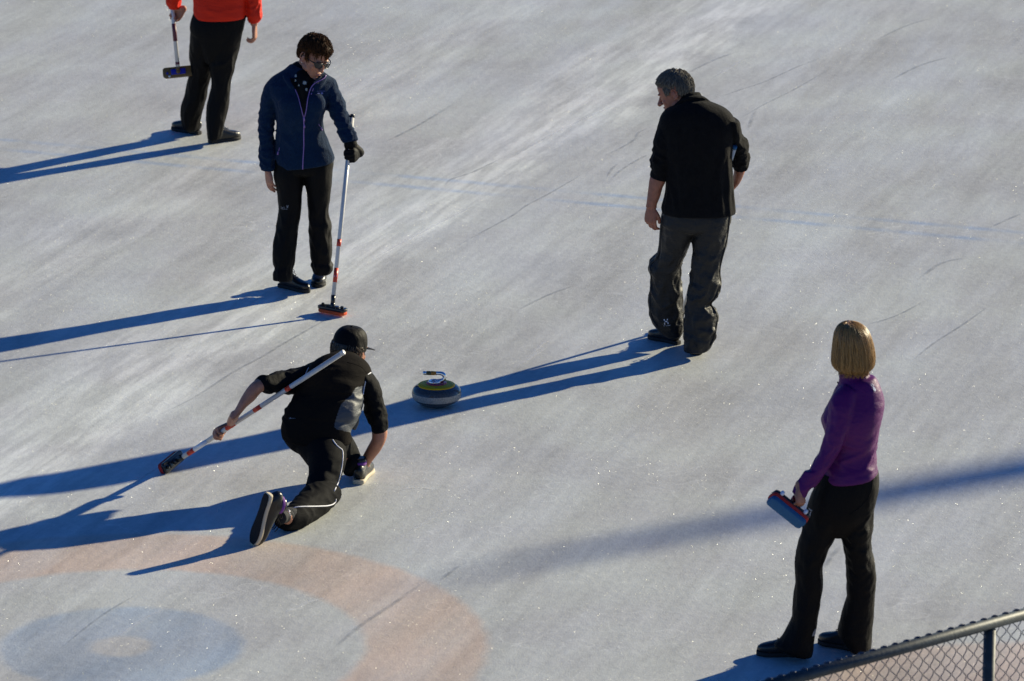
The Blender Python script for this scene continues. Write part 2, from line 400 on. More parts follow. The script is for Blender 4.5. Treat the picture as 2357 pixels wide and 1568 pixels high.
def shoe(M, parent, base, sole_mat='sole_black', collar=None, laces=True, label=None):
    so, up, la = SHOES['plain']
    u = mk('shoe', xf(up, M), 'shoe_black', parent, base)
    if label: u['label'] = label
    mk('sole', xf(so, M), sole_mat, u, base)
    if laces: mk('shoelace', xf(la, M), 'black_fleece', u, base)
    if collar:
        c = loft([[.008,0,.088,.104,0,.092,.0345,0],[.009,0,.096,.104,0,.100,.0352,0],[.012,0,.104,.102,0,.108,.0350,0]], n=24, sub=3, cap=.02)
        mk('collar', xf(c, M), collar, u, base)
    return u
def SH(k, wide=1.0, tall=1.22): return Matrix.Diagonal((k, k*wide, k*tall, 1))
def ground_shoe(heel_px, yaw, pitch=0, roll=0):          # heel stands where heel_px meets the ice, yaw 0 = pointing right
    p = G(*heel_px); return Matrix.Translation(p) @ Matrix.Rotation(R(yaw), 4, 'Z') @ Matrix.Rotation(R(-pitch), 4, 'Y') @ Matrix.Rotation(R(roll), 4, 'X')
# ------------------------------------------------------------------ rows in a picture crop at a person's own distance
class Fig:
    def __init__(s, Y, c): s.Y = Y; s.c = c
    def p(s, x, y, dy=0, c=None): return PT(*(c or s.c)(x, y), s.Y+dy)
    def row(s, y, l, r, dy, b, w=0, c=None): return s.seg(l, y, r, y, dy, b, w, c)
    def seg(s, lx, ly, rx, ry, dy, b, w=0, c=None):
        if isinstance(dy, tuple): d0, d1 = dy
        else: d0 = d1 = dy
        return [*s.p(lx, ly, d0, c), *s.p(rx, ry, d1, c), b, w]
    def px(s, x, y, c=None): return (c or s.c)(x, y)
def rows(f, c, L): return [f.row(*a, c=c) if len(a) <= 6 else f.seg(*a, c=c) for a in L]
def segs(f, c, L): return [f.seg(*a, c=c) for a in L]
def body_color(geo, M, tests):
    Mi = M.inverted(); idx = []
    V = np.array([tuple(v) for v in geo[0]]); A = np.array(Mi)
    Lc = V @ A[:3,:3].T + A[:3,3]
    cs = [Lc[list(f)].mean(0) for f in geo[1]]
    for c in cs:
        k = 0
        for i, t in enumerate(tests):
            if t(c): k = i+1
        idx.append(k)
    return idx
def ankles(P, bd, z=.20):                              # socks: the lowest part of the body mesh
    me = P.data; me.materials.append(MATS['black_fleece']); k = len(me.materials)-1; oz = P.location.z
    for p in me.polygons:
        if p.center.z+oz < z: p.material_index = k
def ramp(L, z0, z1):                                   # let the depth run evenly from the first to the last row
    n = len(L); out = []
    for i, r in enumerate(L):
        r = list(r); r[4] = z0+(z1-z0)*i/(n-1); out.append(tuple(r))
    return out
def inner(f, c, L, k=.62):                             # the limb inside a garment
    out = []
    for r in L[::2]+([L[-1]] if len(L) % 2 == 0 else []):
        r = list(r); mx, my = (r[0]+r[2])/2, (r[1]+r[3])/2
        for i, m in ((0,mx),(1,my),(2,mx),(3,my)): r[i] = m+(r[i]-m)*k
        r[5] *= k; out.append(tuple(r[:6]))
    return loft(segs(f, c, out), n=20, sub=3, cap=.2)
def ell(c, r): return lambda p: ((p[0]-c[0])/r[0])**2+((p[1]-c[1])/r[1])**2+((p[2]-c[2])/r[2])**2 < 1
def ell2(c, r): return lambda p: ((abs(p[0])-c[0])/r[0])**2+((p[1]-c[1])/r[1])**2+((p[2]-c[2])/r[2])**2 < 1
VOX = .0055
# ================================================================== person in the red jacket (seen from behind, head above the picture)
def build_red():
    c = crop(600,0,2.614); Y0 = G(*c(680,1512)).y; f = Fig(Y0, c)
    yl = G(*c(420,1418)).y - Y0
    base = G(*c(560,1470))
    J = [loft(segs(f,c,[(330,-560,1130,-560,.02,.10),(345,-520,1120,-520,.02,.125),(380,-420,1080,-420,.0,.14),(420,-260,1050,-260,0,.135),(440,-100,1030,-100,0,.13),(450,0,1005,0,0,.135),(452,70,1008,80,0,.140,.004),(452,125,1012,130,0,.142,.004),(468,190,1000,178,0,.140,.002)]), n=56, ex=2.4, cap=.12, fold=(12,1.6,.1), seed=3)]
    for r in J[0][0]:
        pass
    J.append(loft(segs(f,c,[(560,-760,900,-760,.0,.07),(500,-700,960,-700,.0,.085),(420,-640,1040,-640,.02,.10),(350,-580,1110,-580,.02,.11)]), n=40, cap=.2))
    J.append(loft(segs(f,c,[(330,-570,520,-480,.02,.07),(240,-400,420,-340,.03,.068,.006),(185,-200,365,-170,.06,.064,.008),(168,-60,335,-50,.10,.060,.008),(163,20,328,25,.12,.056,.008),(185,62,322,62,.13,.052,.006),(195,92,312,92,.13,.046,.004)]), fold=(16,1.2,.02), seed=5, cap=.1))
    J.append(loft(segs(f,c,[(960,-480,1130,-560,.02,.07),(990,-340,1180,-380,.02,.068,.006),(1000,-180,1185,-200,0,.062,.007),(1000,-40,1168,-40,0,.058,.008),(1006,60,1168,60,0,.056,.008),(1010,150,1174,150,-.01,.056,.008),(1018,205,1165,200,-.01,.050,.006),(1035,238,1140,236,-.01,.044,.003)]), fold=(16,1.2,.02), seed=6, cap=.1))
    J.append(loft(segs(f,c,[(620,-850,850,-850,.0,.055),(610,-780,870,-780,.0,.06),(590,-730,890,-730,.0,.065)]), cap=.1))
    jac = union(J, VOX, 3)
    RTl = ramp([(430,240,700,240,0,.11),(420,340,690,340,0,.115),(412,440,670,440,.0,.11,.004),(408,520,665,520,.02,.10,.006),(410,620,668,620,.04,.095,.008),(424,720,664,720,.08,.088,.010),(402,800,640,800,.12,.082,.008),(380,900,612,900,.16,.080,.006),(355,1000,600,1000,.20,.080,.006),(322,1100,570,1100,.24,.082,.006),(318,1180,548,1180,.26,.084,.006),(326,1260,530,1262,yl,.082,.004),(338,1300,520,1312,yl,.080,.002)], 0, yl)
    Tl = loft(segs(f,c,RTl), n=48, fold=(7,1.5,.15), seed=8, cap=.05)
    RTr = ramp([(700,240,990,240,0,.11),(690,340,968,340,0,.115),(665,440,950,440,0,.11,.004),(625,520,935,520,0,.10,.006),(622,620,906,620,0,.095,.008),(626,720,888,720,0,.090,.010),(638,800,862,800,0,.086,.008),(640,900,842,900,-.0,.082,.006),(618,1000,836,1000,0,.082,.006),(592,1100,828,1100,0,.084,.006),(582,1200,808,1200,0,.086,.006),(588,1300,782,1300,0,.086,.006),(598,1390,766,1390,.02,.084,.004),(602,1455,748,1440,.02,.080,.002)], 0, 0)
    Tr = loft(segs(f,c,RTr), n=48, fold=(7,1.5,.15), seed=9, cap=.05)
    Tp = loft(segs(f,c,[(470,90,1000,90,0,.115),(452,140,1012,150,0,.12),(420,240,992,240,0,.13),(420,330,972,330,0,.128),(470,400,920,400,0,.12),(530,500,820,500,0,.10),(580,640,740,640,.02,.07)]), n=48, ex=2.3, cap=.1)
    tro = union([Tl, Tr, Tp], VOX, 3)
    # body: head out of the picture, arms, hands
    B = []
    Mh = look(f.p(735,-1010,-.03), (0.05,1,-.2))
    B += [xf(g, Mh) for g in head_parts()]
    B.append(loft(segs(f,c,[(640,-940,830,-940,.0,.055),(650,-860,830,-860,.0,.055),(600,-760,880,-760,.0,.07)]), cap=.1))
    B.append(loft(segs(f,c,[(460,-660,1000,-660,.0,.08),(470,-520,980,-520,.02,.09),(480,-200,970,-200,0,.10),(500,100,960,100,0,.10),(500,300,940,300,0,.10)]), n=30, cap=.2))
    for g, in (([(340,-560,480,-500,.02,.05),(230,-300,350,-280,.04,.042),(205,-40,300,-40,.11,.036),(212,80,300,80,.13,.030)],),([(980,-500,1110,-560,.02,.05),(1020,-250,1150,-270,0,.042),(1040,0,1140,0,0,.036),(1048,215,1125,215,-.01,.027),(1050,262,1128,262,-.01,.024)],),
              ):
        B.append(loft(segs(f,c,g), n=24, cap=.2))
    gp = f.p(249,185,.115); u = f.p(225,0,.12)-f.p(262,255,.11)
    hg, wr = grip(gp, u, (-.62,.30,-.72), (.25,-1,0), -1, curl=(70,75,50), scale=.98); B += hg
    B.append(capsule([f.p(262,60,.13), f.p(258,100,.15), wr], [.030,.026,.024]))
    wp = f.p(1092,262,-.01); B += hang(wp, (.06,-.05,-1), (-1,.2,0), -1, curl=((28,45,35),(35,45,35),(40,50,35),(45,50,35)), thumb='free')
    B += [inner(f,c,RTl), inner(f,c,RTr)]
    bd = union(B, .0032, 2)
    P = mk('person', bd, ['skin','lips'], None, base)
    mk('hair', hairdo(Mh, lambda d: 1. if (d.z > .25 or (d.y > -.1 and d.z > -.5)) else 0., lambda d: .012, n_str=60), 'hair_short_brown', P, base)
    mk('jacket', jac, 'red_jacket', P, base); mk('trousers', tro, 'black_cloth', P, base)
    ankles(P, bd); shoe(ground_shoe(c(520,1412), 140, 0)@SH(.96), P, base)
    s = shoe(ground_shoe(c(618,1502), 34, 0)@SH(.92), P, base)
    tag(P, 'person in red jacket and loose black trousers, cut off by the top edge', 'person')
    return f, c
fR, cR = build_red()
# ================================================================== woman in the navy fleece
def build_blue():
    c2 = crop(980,90,2.614); c3 = crop(980,600,2.306); ch = crop(1140,100,6.03)
    Y0 = G(*c3(700,1290)).y; f = Fig(Y0, c2)
    yl = G(*c3(400,1335)).y - Y0; base = G(*c3(560,1310))
    tor = loft(segs(f,c2,[(470,440,800,500,.0,.07),(400,500,850,540,.0,.085),(280,575,905,585,.0,.10),(232,640,935,640,.0,.115),(235,720,925,720,-.01,.125),(270,800,880,800,-.02,.130,.006),(318,900,850,890,-.035,.135,.007),(330,990,815,990,-.03,.128,.007),(325,1080,822,1070,-.02,.122,.008),(318,1170,842,1160,-.015,.122,.008),(314,1270,872,1250,-.01,.126,.007),(312,1360,905,1330,-.01,.130,.006),(312,1440,935,1410,-.01,.132,.004),(322,1520,928,1450,-.01,.130,.002)]), n=64, ex=2.35, cap=.05, fold=(7,2.2,.12), seed=2)
    bust = ball(f.p(470,860,-.115), (.075,.055,.075)); bust2 = ball(f.p(720,850,-.115), (.075,.055,.075))
    al = loft(segs(f,c2,[(300,560,420,680,.0,.07),(218,640,370,740,.0,.070),(178,740,355,800,.0,.066,.006),(150,880,342,900,.01,.062,.007),(136,1000,322,1000,.01,.060,.008),(134,1100,308,1100,.0,.058,.010),(140,1200,305,1200,-.01,.056,.011),(143,1300,306,1300,-.02,.054,.013),(146,1400,312,1400,-.03,.052,.013),(152,1490,316,1490,-.035,.050,.010),(160,1540,318,1545,-.035,.047,.004)]), n=44, sub=9, cap=.1, fold=(26,.9,.01), seed=4)
    ar = loft(segs(f,c2,[(770,680,880,560,.0,.075),(830,760,950,610,.0,.075,.006),(856,850,1000,730,-.01,.070,.010),(868,925,1050,850,-.03,.066,.011),(900,1000,1080,940,-.05,.060,.011),(940,1080,1105,1010,-.08,.056,.011),(965,1150,1130,1090,-.10,.052,.012),(990,1205,1160,1160,-.12,.048,.010),(1022,1262,1184,1230,-.13,.044,.006)]), n=44, sub=9, cap=.1, fold=(26,.9,.015), seed=5)
    col_ = loft(segs(f,c2,[(455,395,600,400,.06,.03),(448,440,640,470,.06,.045),(440,500,720,560,.04,.07),(420,560,830,620,.01,.08)]), n=30, cap=.1)
    lap = loft([[*f.p(835,525,-.055), *f.p(860,560,-.04), .010, 0],[*f.p(790,560,-.085), *f.p(850,600,-.07), .012, 0],[*f.p(730,610,-.115), *f.p(800,680,-.10), .014, 0],[*f.p(670,700,-.130), *f.p(735,760,-.12), .014, 0]], n=16, cap=.2)
    lap2 = loft([[*f.p(390,545,-.075), *f.p(470,520,-.04), .010, 0],[*f.p(410,600,-.10), *f.p(490,590,-.09), .012, 0],[*f.p(460,680,-.125), *f.p(530,690,-.12), .014, 0]], n=16, cap=.2)
    nape = loft(segs(f,c2,[(452,470,560,400,.09,.025),(440,520,600,470,.08,.035),(400,600,700,560,.05,.05)]), n=24, cap=.2)
    jac = union([tor, bust, bust2, al, ar, lap, lap2, nape], VOX, 3)
    RTl = ramp([(266,60,545,60,0,.10),(268,150,540,150,0,.11),(262,240,535,240,0,.11),(284,340,536,340,0,.10,.003),(298,440,524,440,0,.092,.004),(308,540,520,540,0,.085,.005),(302,610,510,610,-.0,.080,.006),(288,690,497,690,0,.078,.006),(272,780,486,780,0,.078,.005),(258,860,478,860,.0,.078,.005),(248,950,466,950,0,.078,.005),(257,1050,456,1050,yl,.078,.006),(268,1095,444,1095,yl,.074,.008),(254,1140,440,1140,yl,.078,.008),(260,1205,436,1210,yl,.076,.003)], 0, yl)
    Tl = loft(segs(f,c3,RTl), n=48, fold=(9,1.5,.1), seed=11, cap=.05)
    RTr = ramp([(535,60,815,60,0,.10),(538,150,812,150,0,.11),(537,240,806,240,0,.11),(556,340,800,340,0,.10,.003),(572,440,788,440,0,.092,.004),(576,540,774,540,0,.085,.007),(579,610,782,610,0,.080,.008),(584,690,796,690,0,.080,.009),(592,790,796,790,0,.080,.009),(598,880,800,880,0,.080,.009),(600,980,806,980,0,.080,.007),(612,1030,800,1030,0,.074,.010),(602,1060,818,1060,0,.080,.010),(616,1095,812,1100,0,.078,.008),(632,1135,785,1142,0,.072,.004)], 0, 0)
    Tr = loft(segs(f,c3,RTr), n=48, fold=(9,1.5,.1), seed=12, cap=.05)
    Tp = loft(segs(f,c3,[(320,10,770,10,0,.11),(275,90,815,80,0,.12),(268,170,812,170,0,.122),(300,200,780,200,0,.11),(400,226,680,226,0,.07)]), n=48, ex=2.3, cap=.1)
    tro = union([Tl, Tr, Tp], VOX, 3)
    B = []
    Mh = look(f.p(712,775,-.045,ch), (.56,-.74,-.42), roll=R(8)) @ Matrix.Scale(1.02, 4)
    B += [xf(g, Mh) for g in head_parts(nose=.9, jaw=.96)]
    neck = [Mh @ Vector((0,.03,-.04)), Mh @ Vector((0,.045,-.10)), f.p(600,560,.02), f.p(590,680,.01)]
    B.append(capsule(neck, [.056,.052,.055,.07], n=20))
    B.append(loft(segs(f,c2,[(330,640,850,640,.0,.07),(360,800,810,800,0,.09),(400,1000,770,1000,0,.09),(400,1300,840,1300,0,.09),(380,1500,860,1500,0,.09)]), n=30, cap=.2))
    for cc, g in ((c2,[(260,660,340,720,.0,.045),(175,900,290,900,.01,.038),(170,1150,270,1150,0,.034),(190,1400,280,1400,-.03,.028),(198,1535,278,1535,-.035,.023)]),(c2,[(830,700,920,640,.0,.045),(910,900,1030,860,-.04,.038),(1000,1110,1090,1070,-.09,.032),(1060,1230,1140,1200,-.13,.026)]),
              ):
        B.append(loft(segs(f,cc,g), n=24, cap=.2))
    B += hang(f.p(238,1545,-.035), (.12,-.10,-1), (.75,.55,0), 1, curl=((12,18,10),(16,20,12),(20,24,14),(26,28,16)), thumb='free', scale=.93)
    B += [inner(f,c3,RTl), inner(f,c3,RTr)]
    bd = union(B, .003, 2)
    idx = body_color(bd, Mh, [ell((0,-.094,-.0665),(.020,.014,.0085)), ell((0,-.098,-.0665),(.014,.012,.0026)), ell2((.028,-.088,.022),(.022,.014,.0035))])
    P = mk('person', bd, ['skin','lips','teeth','brow'], None, base, idx)
    def mask(d):
        if d.z > .62: return 1.
        if abs(d.x) > .55 and d.z < .16 and -.5 < d.y < .28: return 1. if (d.y < -.28 and d.z > -.25) else 0.
        front = -d.y
        if front > .35: return 1. if d.z > .40-.05*math.sin(d.x*9) else 0.
        if front > .02: return 1. if d.z > -.12 else (0. if d.z < -.35 else .0)
        return 1. if d.z > -.62 else 0.
    hr = hairdo(Mh, mask, lambda d: .013+.010*max(0,d.z)+.008*max(0,-d.y)*(d.z > .3), n_str=1000, L=(.03,.055), lift=.007, rad=.0016, crown=Vector((0,.06,.13)), seed=3, gravity=.25, ridg=.008, comb=Vector((.0,-.25,0)))
    hr2 = join([hr] + [xf(tube([(x,.045,.118),(x*1.2+dx,.04,.134),(x*1.5+2*dx,.02,.146)], [.003,.002,.0005], 5), Mh) for x, dx in ((-.02,.004),(-.008,-.006),(.004,.005),(.016,-.002),(.026,.006),(-.03,-.004),(.01,.008))])
    mk('hair', hr2, 'hair_brown', P, base)
    # sunglasses
    sg = []; ln = []
    for s in (-1, 1):
        pts = [(s*.008,-.1035,.010),(s*.012,-.104,.017),(s*.034,-.103,.019),(s*.060,-.088,.018),(s*.062,-.086,.006),(s*.050,-.094,-.014),(s*.026,-.103,-.017),(s*.012,-.105,-.007),(s*.008,-.1035,.010)]
        sg.append(tube(pts, .0030, 8)); cen = Vector((s*.034,-.1015,.002))
        ln.append(([cen]+[Vector(p) for p in pts[:-1]], [(0,i+1,(i+1)%8+1) for i in range(8)]))
        sg.append(tube([(s*.062,-.086,.015),(s*.074,-.066,.014),(s*.080,-.02,.010),(s*.081,.012,.006),(s*.080,.028,-.010)], [.0045,.0035,.003,.003,.0025], 8, sub=3))
    sg.append(tube([(-.009,-.1035,.012),(0,-.106,.014),(.009,-.1035,.012)], .003, 8, sub=3))
    g = mk('sunglasses', xf(join(sg), Mh), 'plastic_black', P, base); mk('lens', xf(join(ln), Mh), 'lens', g, base, smooth=False)
    mk('earring', xf(ball((-.080,.004,-.040), .0035), Mh), 'metal', P, base)
    # neck warmer
    nw = union([loft(segs(f,c2,[(500,430,690,520,.025,.058),(486,490,735,585,.0,.074),(480,560,740,640,-.025,.090),(490,640,700,700,-.045,.092),(540,760,680,780,-.065,.088),(585,900,640,900,-.085,.07)]), n=36, cap=.1, fold=(8,2,.1), seed=4)], .004, 2)
    nwo = mk('neck_warmer', nw, 'black_cloth', P, base); S = Surf(nw)
    fl, fc = [], []
    for (x, y, r_, a0, cx) in ((622,632,25,.1,1),(640,702,20,.5,.8),(533,560,20,.9,.75),(530,608,16,.2,.8),(565,658,13,.4,.7),(545,690,16,0,.7)):
        poly = []
        for k in range(18):
            rr = r_*(1 if k % 2 == 0 else .42); a = a0+2*math.pi*k/18; poly.append(c2(x+rr*cx*math.cos(a), y+rr*math.sin(a)))
        fl.append(patch(S, poly, .003)); fc.append(patch(S, [c2(x+r_*.3*cx*math.cos(a*.785), y+r_*.3*math.sin(a*.785)) for a in range(8)], .0045))
    mk('flower_print', join(fl), 'petal', nwo, base, smooth=False); mk('flower_print', join(fc), 'petal_core', nwo, base, smooth=False)
    jo = mk('fleece_jacket', jac, 'navy_fleece', P, base); SJ = Surf(jac)
    zp = [c2(*q) for q in ((612,985),(616,1080),(614,1180),(616,1280),(610,1380),(605,1460),(603,1535))]
    mk('zip', join([strip(SJ, zp, .0035, .001), strip(SJ, [c2(616,990),c2(617,1030)], .006, .002), strip(SJ, [c2(619,1068),c2(621,1098)], .0055, .003)]), 'zip_lilac', jo, base)
    # the open V above the zip shows the dark layer; its edges carry the zip
    V1 = [(844,552),(840,576),(790,606),(735,632),(700,668),(676,720),(660,790),(650,860),(636,930),(622,985)]
    V2 = [(408,560),(440,590),(490,650),(525,700),(555,770),(575,850),(592,920),(610,985)]
    vv = [(500,600),(700,640),(676,720),(660,790),(650,860),(636,930),(616,980),(592,920),(575,850),(555,770),(525,700)]
    VS = [SJ.hit(*c2(*q), .004) for q in vv]
    if all(VS):
        rowsV = []
        for (yl_, xl, xr) in ((585,470,745),(620,478,722),(660,502,700),(700,525,684),(740,542,671),(790,560,660),(850,575,650),(920,592,637),(975,609,618)):
            rowsV.append([SJ.hit(*c2(xl+(xr-xl)*k/6, yl_), .0035) for k in range(7)])
        Vp = [p for r in rowsV for p in r]
        if all(p is not None for p in Vp):
            Fp = [(i*7+j, i*7+j+1, (i+1)*7+j+1, (i+1)*7+j) for i in range(len(rowsV)-1) for j in range(6)]
            mk('undershirt', (Vp, Fp), 'black_cloth', P, base)
    mk('zip', join([strip(SJ, [c2(*q) for q in V1], .0032, .003), strip(SJ, [c2(*q) for q in V2[3:]], .0025, .003)]), 'zip_lilac', jo, base)
    mk('pocket_zip', join([strip(SJ, [c2(768,1062),c2(785,1090)], .002, .001), strip(SJ, [c2(790,1098),c2(802,1126)], .0045, .003)]), 'zip_lilac', jo, base)
    mk('pocket_zip', join([strip(SJ, [c2(362,1310),c2(352,1345)], .002, .001), strip(SJ, [c2(351,1352),c2(347,1382)], .0045, .003)]), 'zip_lilac', jo, base)
    mk('pocket_zip', join([strip(SJ, [c2(716,686),c2(706,720)], .0022, .001), strip(SJ, [c2(699,738),c2(693,756)], .004, .003)]), 'zip_lilac', jo, base)
    mk('chest_print', join([patch(SJ, [c2(803+13*math.cos(a*.785), 740+11*math.sin(a*.785)) for a in range(8)]), text_on(SJ, 'OUTDOOR', *c2(790,720), 3.6), patch(SJ, [c2(758,738),c2(780,738),c2(780,748),c2(758,748)])]), 'print_blue', jo, base, smooth=False)
    # collar lining seen inside the open collar
    lin = loft([[*f.p(818,540,-.068), *f.p(846,560,-.055), .004, 0],[*f.p(775,575,-.100), *f.p(835,590,-.083), .004, 0],[*f.p(715,625,-.130), *f.p(770,645,-.120), .004, 0]], n=12, cap=.1)
    mk('collar_lining', lin, 'navy_lining', jo, base)
    to = mk('trousers', tro, 'black_cloth', P, base); ST = Surf(tro)
    mk('trouser_print', join([text_on(ST, 'Jack', *c3(352,530), 5.6), text_on(ST, 'Wolfskin', *c3(368,545), 4.6, body_w=.85), patch(ST, [c3(392+8*math.cos(a*.785), 526+7*math.sin(a*.785)) for a in range(8)])] + [patch(ST, [c3(392+dx+3*math.cos(a*1.05), 516+dy+3*math.sin(a*1.05)) for a in range(6)]) for dx, dy in ((-10,2),(-4,-4),(4,-4),(10,0))]), 'print_grey', to, base, smooth=False)
    # glove closed round the broom
    pa, pb = f.p(1122,990,-.10), PT(*c3(815,1385), Y0-.42+.0)
    bh = G(*c3(808,1440), z=.055); top = f.p(1122,990,-.06)
    u = (top-bh).normalized(); t = (PT(*c2(1078,1400), Y0).z); zz = f.p(1080,1395,-.17).z
    q = bh + u*((zz-bh.z)/u.z)
    hg, wr = grip(q, u, (-.30,-.95,0), (-.95,.30,0), 1, curl=(62,75,50), scale=1.10, fat=1.25)
    gl = hg + [capsule([f.p(1105,1250,-.13), f.p(1108,1290,-.13), wr], [.036,.038,.034], n=16)]
    gl.append(capsule([f.p(1104,1262,-.13), f.p(1104,1290,-.13)], [.043,.042], n=16, sub=1))
    mk('glove', union(gl, .0035, 2), 'black_cloth', P, base)
    ankles(P, bd); shoe(ground_shoe(c3(318,1262), -38, 0)@SH(.88), P, base); shoe(ground_shoe(c3(708,1180), -94, 0)@SH(.90,1.18), P, base)
    tag(P, 'woman with short brown hair and sunglasses in navy fleece, leaning on a broom', 'person')
    return top, bh
blue_top, blue_bh = build_blue()
# ================================================================== man in the black fleece
def build_black():
    c4 = crop(2540,240,2.45); c5 = crop(2540,820,2.45); ch = crop(2600,250,6.03)
    Y0 = G(*c5(600,1492)).y; f = Fig(Y0, c4); yl = G(*c5(300,1385)).y-Y0; base = G(*c5(480,1440))
    J = [loft(segs(f,c4,[(480,395,680,395,.0,.075),(380,440,780,430,.0,.10),(290,500,890,480,0,.125),(240,580,960,550,0,.14),(232,680,985,640,0,.15),(250,800,965,780,0,.155,.006),(270,920,955,900,0,.155,.008),(285,1050,956,1050,0,.150,.009),(292,1180,964,1180,0,.145,.009),(288,1280,970,1280,0,.145,.009),(270,1380,978,1380,0,.148,.008),(260,1450,985,1460,0,.15,.005),(266,1495,990,1500,0,.15,.002)]), n=72, ex=2.35, cap=.04, fold=(4,2.4,.35), seed=21)]
    J.append(loft(segs(f,c4,[(350,490,440,620,.0,.08),(245,590,420,690,0,.08),(208,700,400,740,-.01,.078,.004),(178,800,390,810,-.02,.074,.005),(164,900,380,900,-.02,.070,.010),(146,955,368,960,-.02,.069,.012),(148,1010,358,1010,-.02,.066,.012),(152,1070,342,1080,-.02,.064,.008),(145,1140,312,1186,-.02,.060,.002)]), n=48, sub=8, cap=.05, fold=(20,1.0,.03), seed=22))
    J.append(loft(segs(f,c4,[(820,480,900,640,.0,.08),(880,560,1010,590,0,.085),(925,680,1040,670,.0,.080,.005),(945,760,1058,750,.03,.075,.008),(950,840,1108,800,.05,.072,.012),(955,920,1110,880,.08,.070,.012),(956,1000,1126,970,.10,.068,.012),(960,1060,1108,1045,.12,.062,.006),(960,1075,1082,1084,.12,.055,.002)]), n=48, sub=8, cap=.05, fold=(20,1.0,.03), seed=23))
    J.append(loft([[*f.p(455,330,-.01), *f.p(598,318,.10), .062, 0],[*f.p(450,360,-.01), *f.p(618,345,.10), .066, 0],[*f.p(430,400,-.01), *f.p(650,385,.09), .075, 0],[*f.p(370,455,-.01), *f.p(740,430,.05), .09, 0]], n=40, cap=.05))
    # collar front, rising to the chin
    J.append(loft([[*f.p(470,350,.02), *f.p(560,330,.12), .03, 0],[*f.p(395,400,.06), *f.p(500,400,.16), .035, 0],[*f.p(330,470,.08), *f.p(440,470,.15), .045, 0],[*f.p(290,540,.06), *f.p(420,560,.12), .05, 0]], n=24, cap=.2))
    jac = union(J, VOX, 3)
    RTl = ramp([(265,40,620,40,0,.12),(258,110,615,110,0,.13),(246,210,600,210,0,.13,.004),(240,300,568,300,0,.12,.005),(235,370,545,370,.02,.11,.006),(226,440,512,440,.04,.105,.008),(196,520,480,510,.06,.10,.010),(150,565,462,560,.08,.098,.012),(128,605,456,610,.08,.097,.012),(143,670,458,670,.08,.095,.012),(150,760,463,760,.06,.094,.013),(140,850,466,850,.06,.095,.013),(131,950,469,945,.08,.096,.012),(138,1050,471,1040,yl,.096,.013),(162,1130,474,1110,yl,.092,.012),(205,1190,474,1180,yl,.085,.008),(245,1225,472,1240,yl,.078,.004)], 0, yl)
    Tl = loft(segs(f,c5,RTl), n=56, sub=8, fold=(10,1.6,.07), seed=25, cap=.05)
    RTr = ramp([(590,40,945,40,0,.12),(590,110,940,110,0,.13),(575,210,928,210,0,.13,.004),(566,300,914,300,0,.12,.007),(566,370,903,370,0,.11,.010),(567,450,880,450,0,.105,.010),(556,540,857,540,0,.10,.010),(543,620,838,620,-.01,.096,.010),(540,690,838,690,-.01,.095,.012),(538,760,850,760,-.01,.095,.014),(522,830,842,830,-.0,.094,.014),(503,900,802,910,0,.088,.014),(494,965,745,972,0,.078,.010),(486,1030,798,1020,0,.086,.014),(478,1100,819,1095,0,.090,.014),(476,1200,806,1200,0,.092,.014),(474,1300,788,1300,0,.090,.014),(474,1380,748,1385,0,.084,.008),(478,1432,715,1425,0,.078,.002)], 0, 0)
    Tr = loft(segs(f,c5,RTr), n=56, sub=8, fold=(10,1.6,.07), seed=26, cap=.05)
    Tp = loft(segs(f,c5,[(300,20,930,20,0,.12),(262,80,948,80,0,.135),(250,180,936,180,0,.135),(300,225,880,225,0,.12),(440,262,700,262,0,.085)]), n=56, ex=2.3, cap=.1)
    tro = union([Tl, Tr, Tp], VOX, 2)
    B = []
    Mh = look(f.p(592,715,.06,ch), (-.90,.22,-.42), roll=R(-4)) @ Matrix.Scale(1.03, 4)
    B += [xf(g, Mh) for g in head_parts(nose=1.15)]
    B.append(capsule([Mh @ Vector((0,.03,-.03)), Mh @ Vector((0,.04,-.10)), f.p(540,400,.04), f.p(560,520,.02)], [.060,.060,.064,.08], n=20))
    B.append(loft(segs(f,c4,[(330,520,880,520,.0,.09),(330,800,900,800,0,.11),(340,1200,900,1200,0,.10),(340,1500,900,1500,0,.10)]), n=30, cap=.2))
    for cc, g in ((c4,[(270,620,380,680,0,.05),(210,900,330,900,-.02,.045),(180,1100,285,1110,-.02,.044),(146,1150,300,1186,-.02,.045),(132,1240,272,1250,-.02,.042),(121,1330,246,1340,-.02,.036),(112,1405,216,1415,-.02,.029),(104,1440,214,1450,-.02,.026)]),
              (c4,[(900,600,1000,620,0,.05),(960,880,1080,860,.07,.045),(965,1050,1085,1050,.12,.044),(970,1090,1076,1090,.13,.042),(950,1180,1036,1170,.18,.038),(880,1260,975,1250,.24,.030)]),
              ):
        B.append(loft(segs(f,cc,g), n=28, cap=.15))
    B += hang(f.p(158,1440,-.02), (-.05,-.02,-1), (.55,.8,0), -1, curl=((24,30,22),(28,34,24),(32,38,26),(38,42,28)), thumb='free', scale=1.06)
    bh = G(1568, 737, .055); top = PT(1690.5, 341, Y0-.02); u = (top-bh).normalized(); q = bh+u*.92
    hg, wr = grip(q, u, (-.75,.65,.1), (.5,.8,0), 1); B += hg
    B.append(capsule([f.p(925,1215,.22), (f.p(925,1255,.24)+wr)/2, wr], [.034,.030,.026]))
    B += [inner(f,c5,RTl), inner(f,c5,RTr)]
    bd = union(B, .003, 2)
    idx = body_color(bd, Mh, [ell((0,-.094,-.0665),(.021,.014,.0085)), ell2((.030,-.089,.0),(.010,.010,.0035)), ell2((.028,-.088,.022),(.022,.014,.003))])
    P = mk('person', bd, ['skin_tan','lips','brow','hair_grey'], None, base, idx)
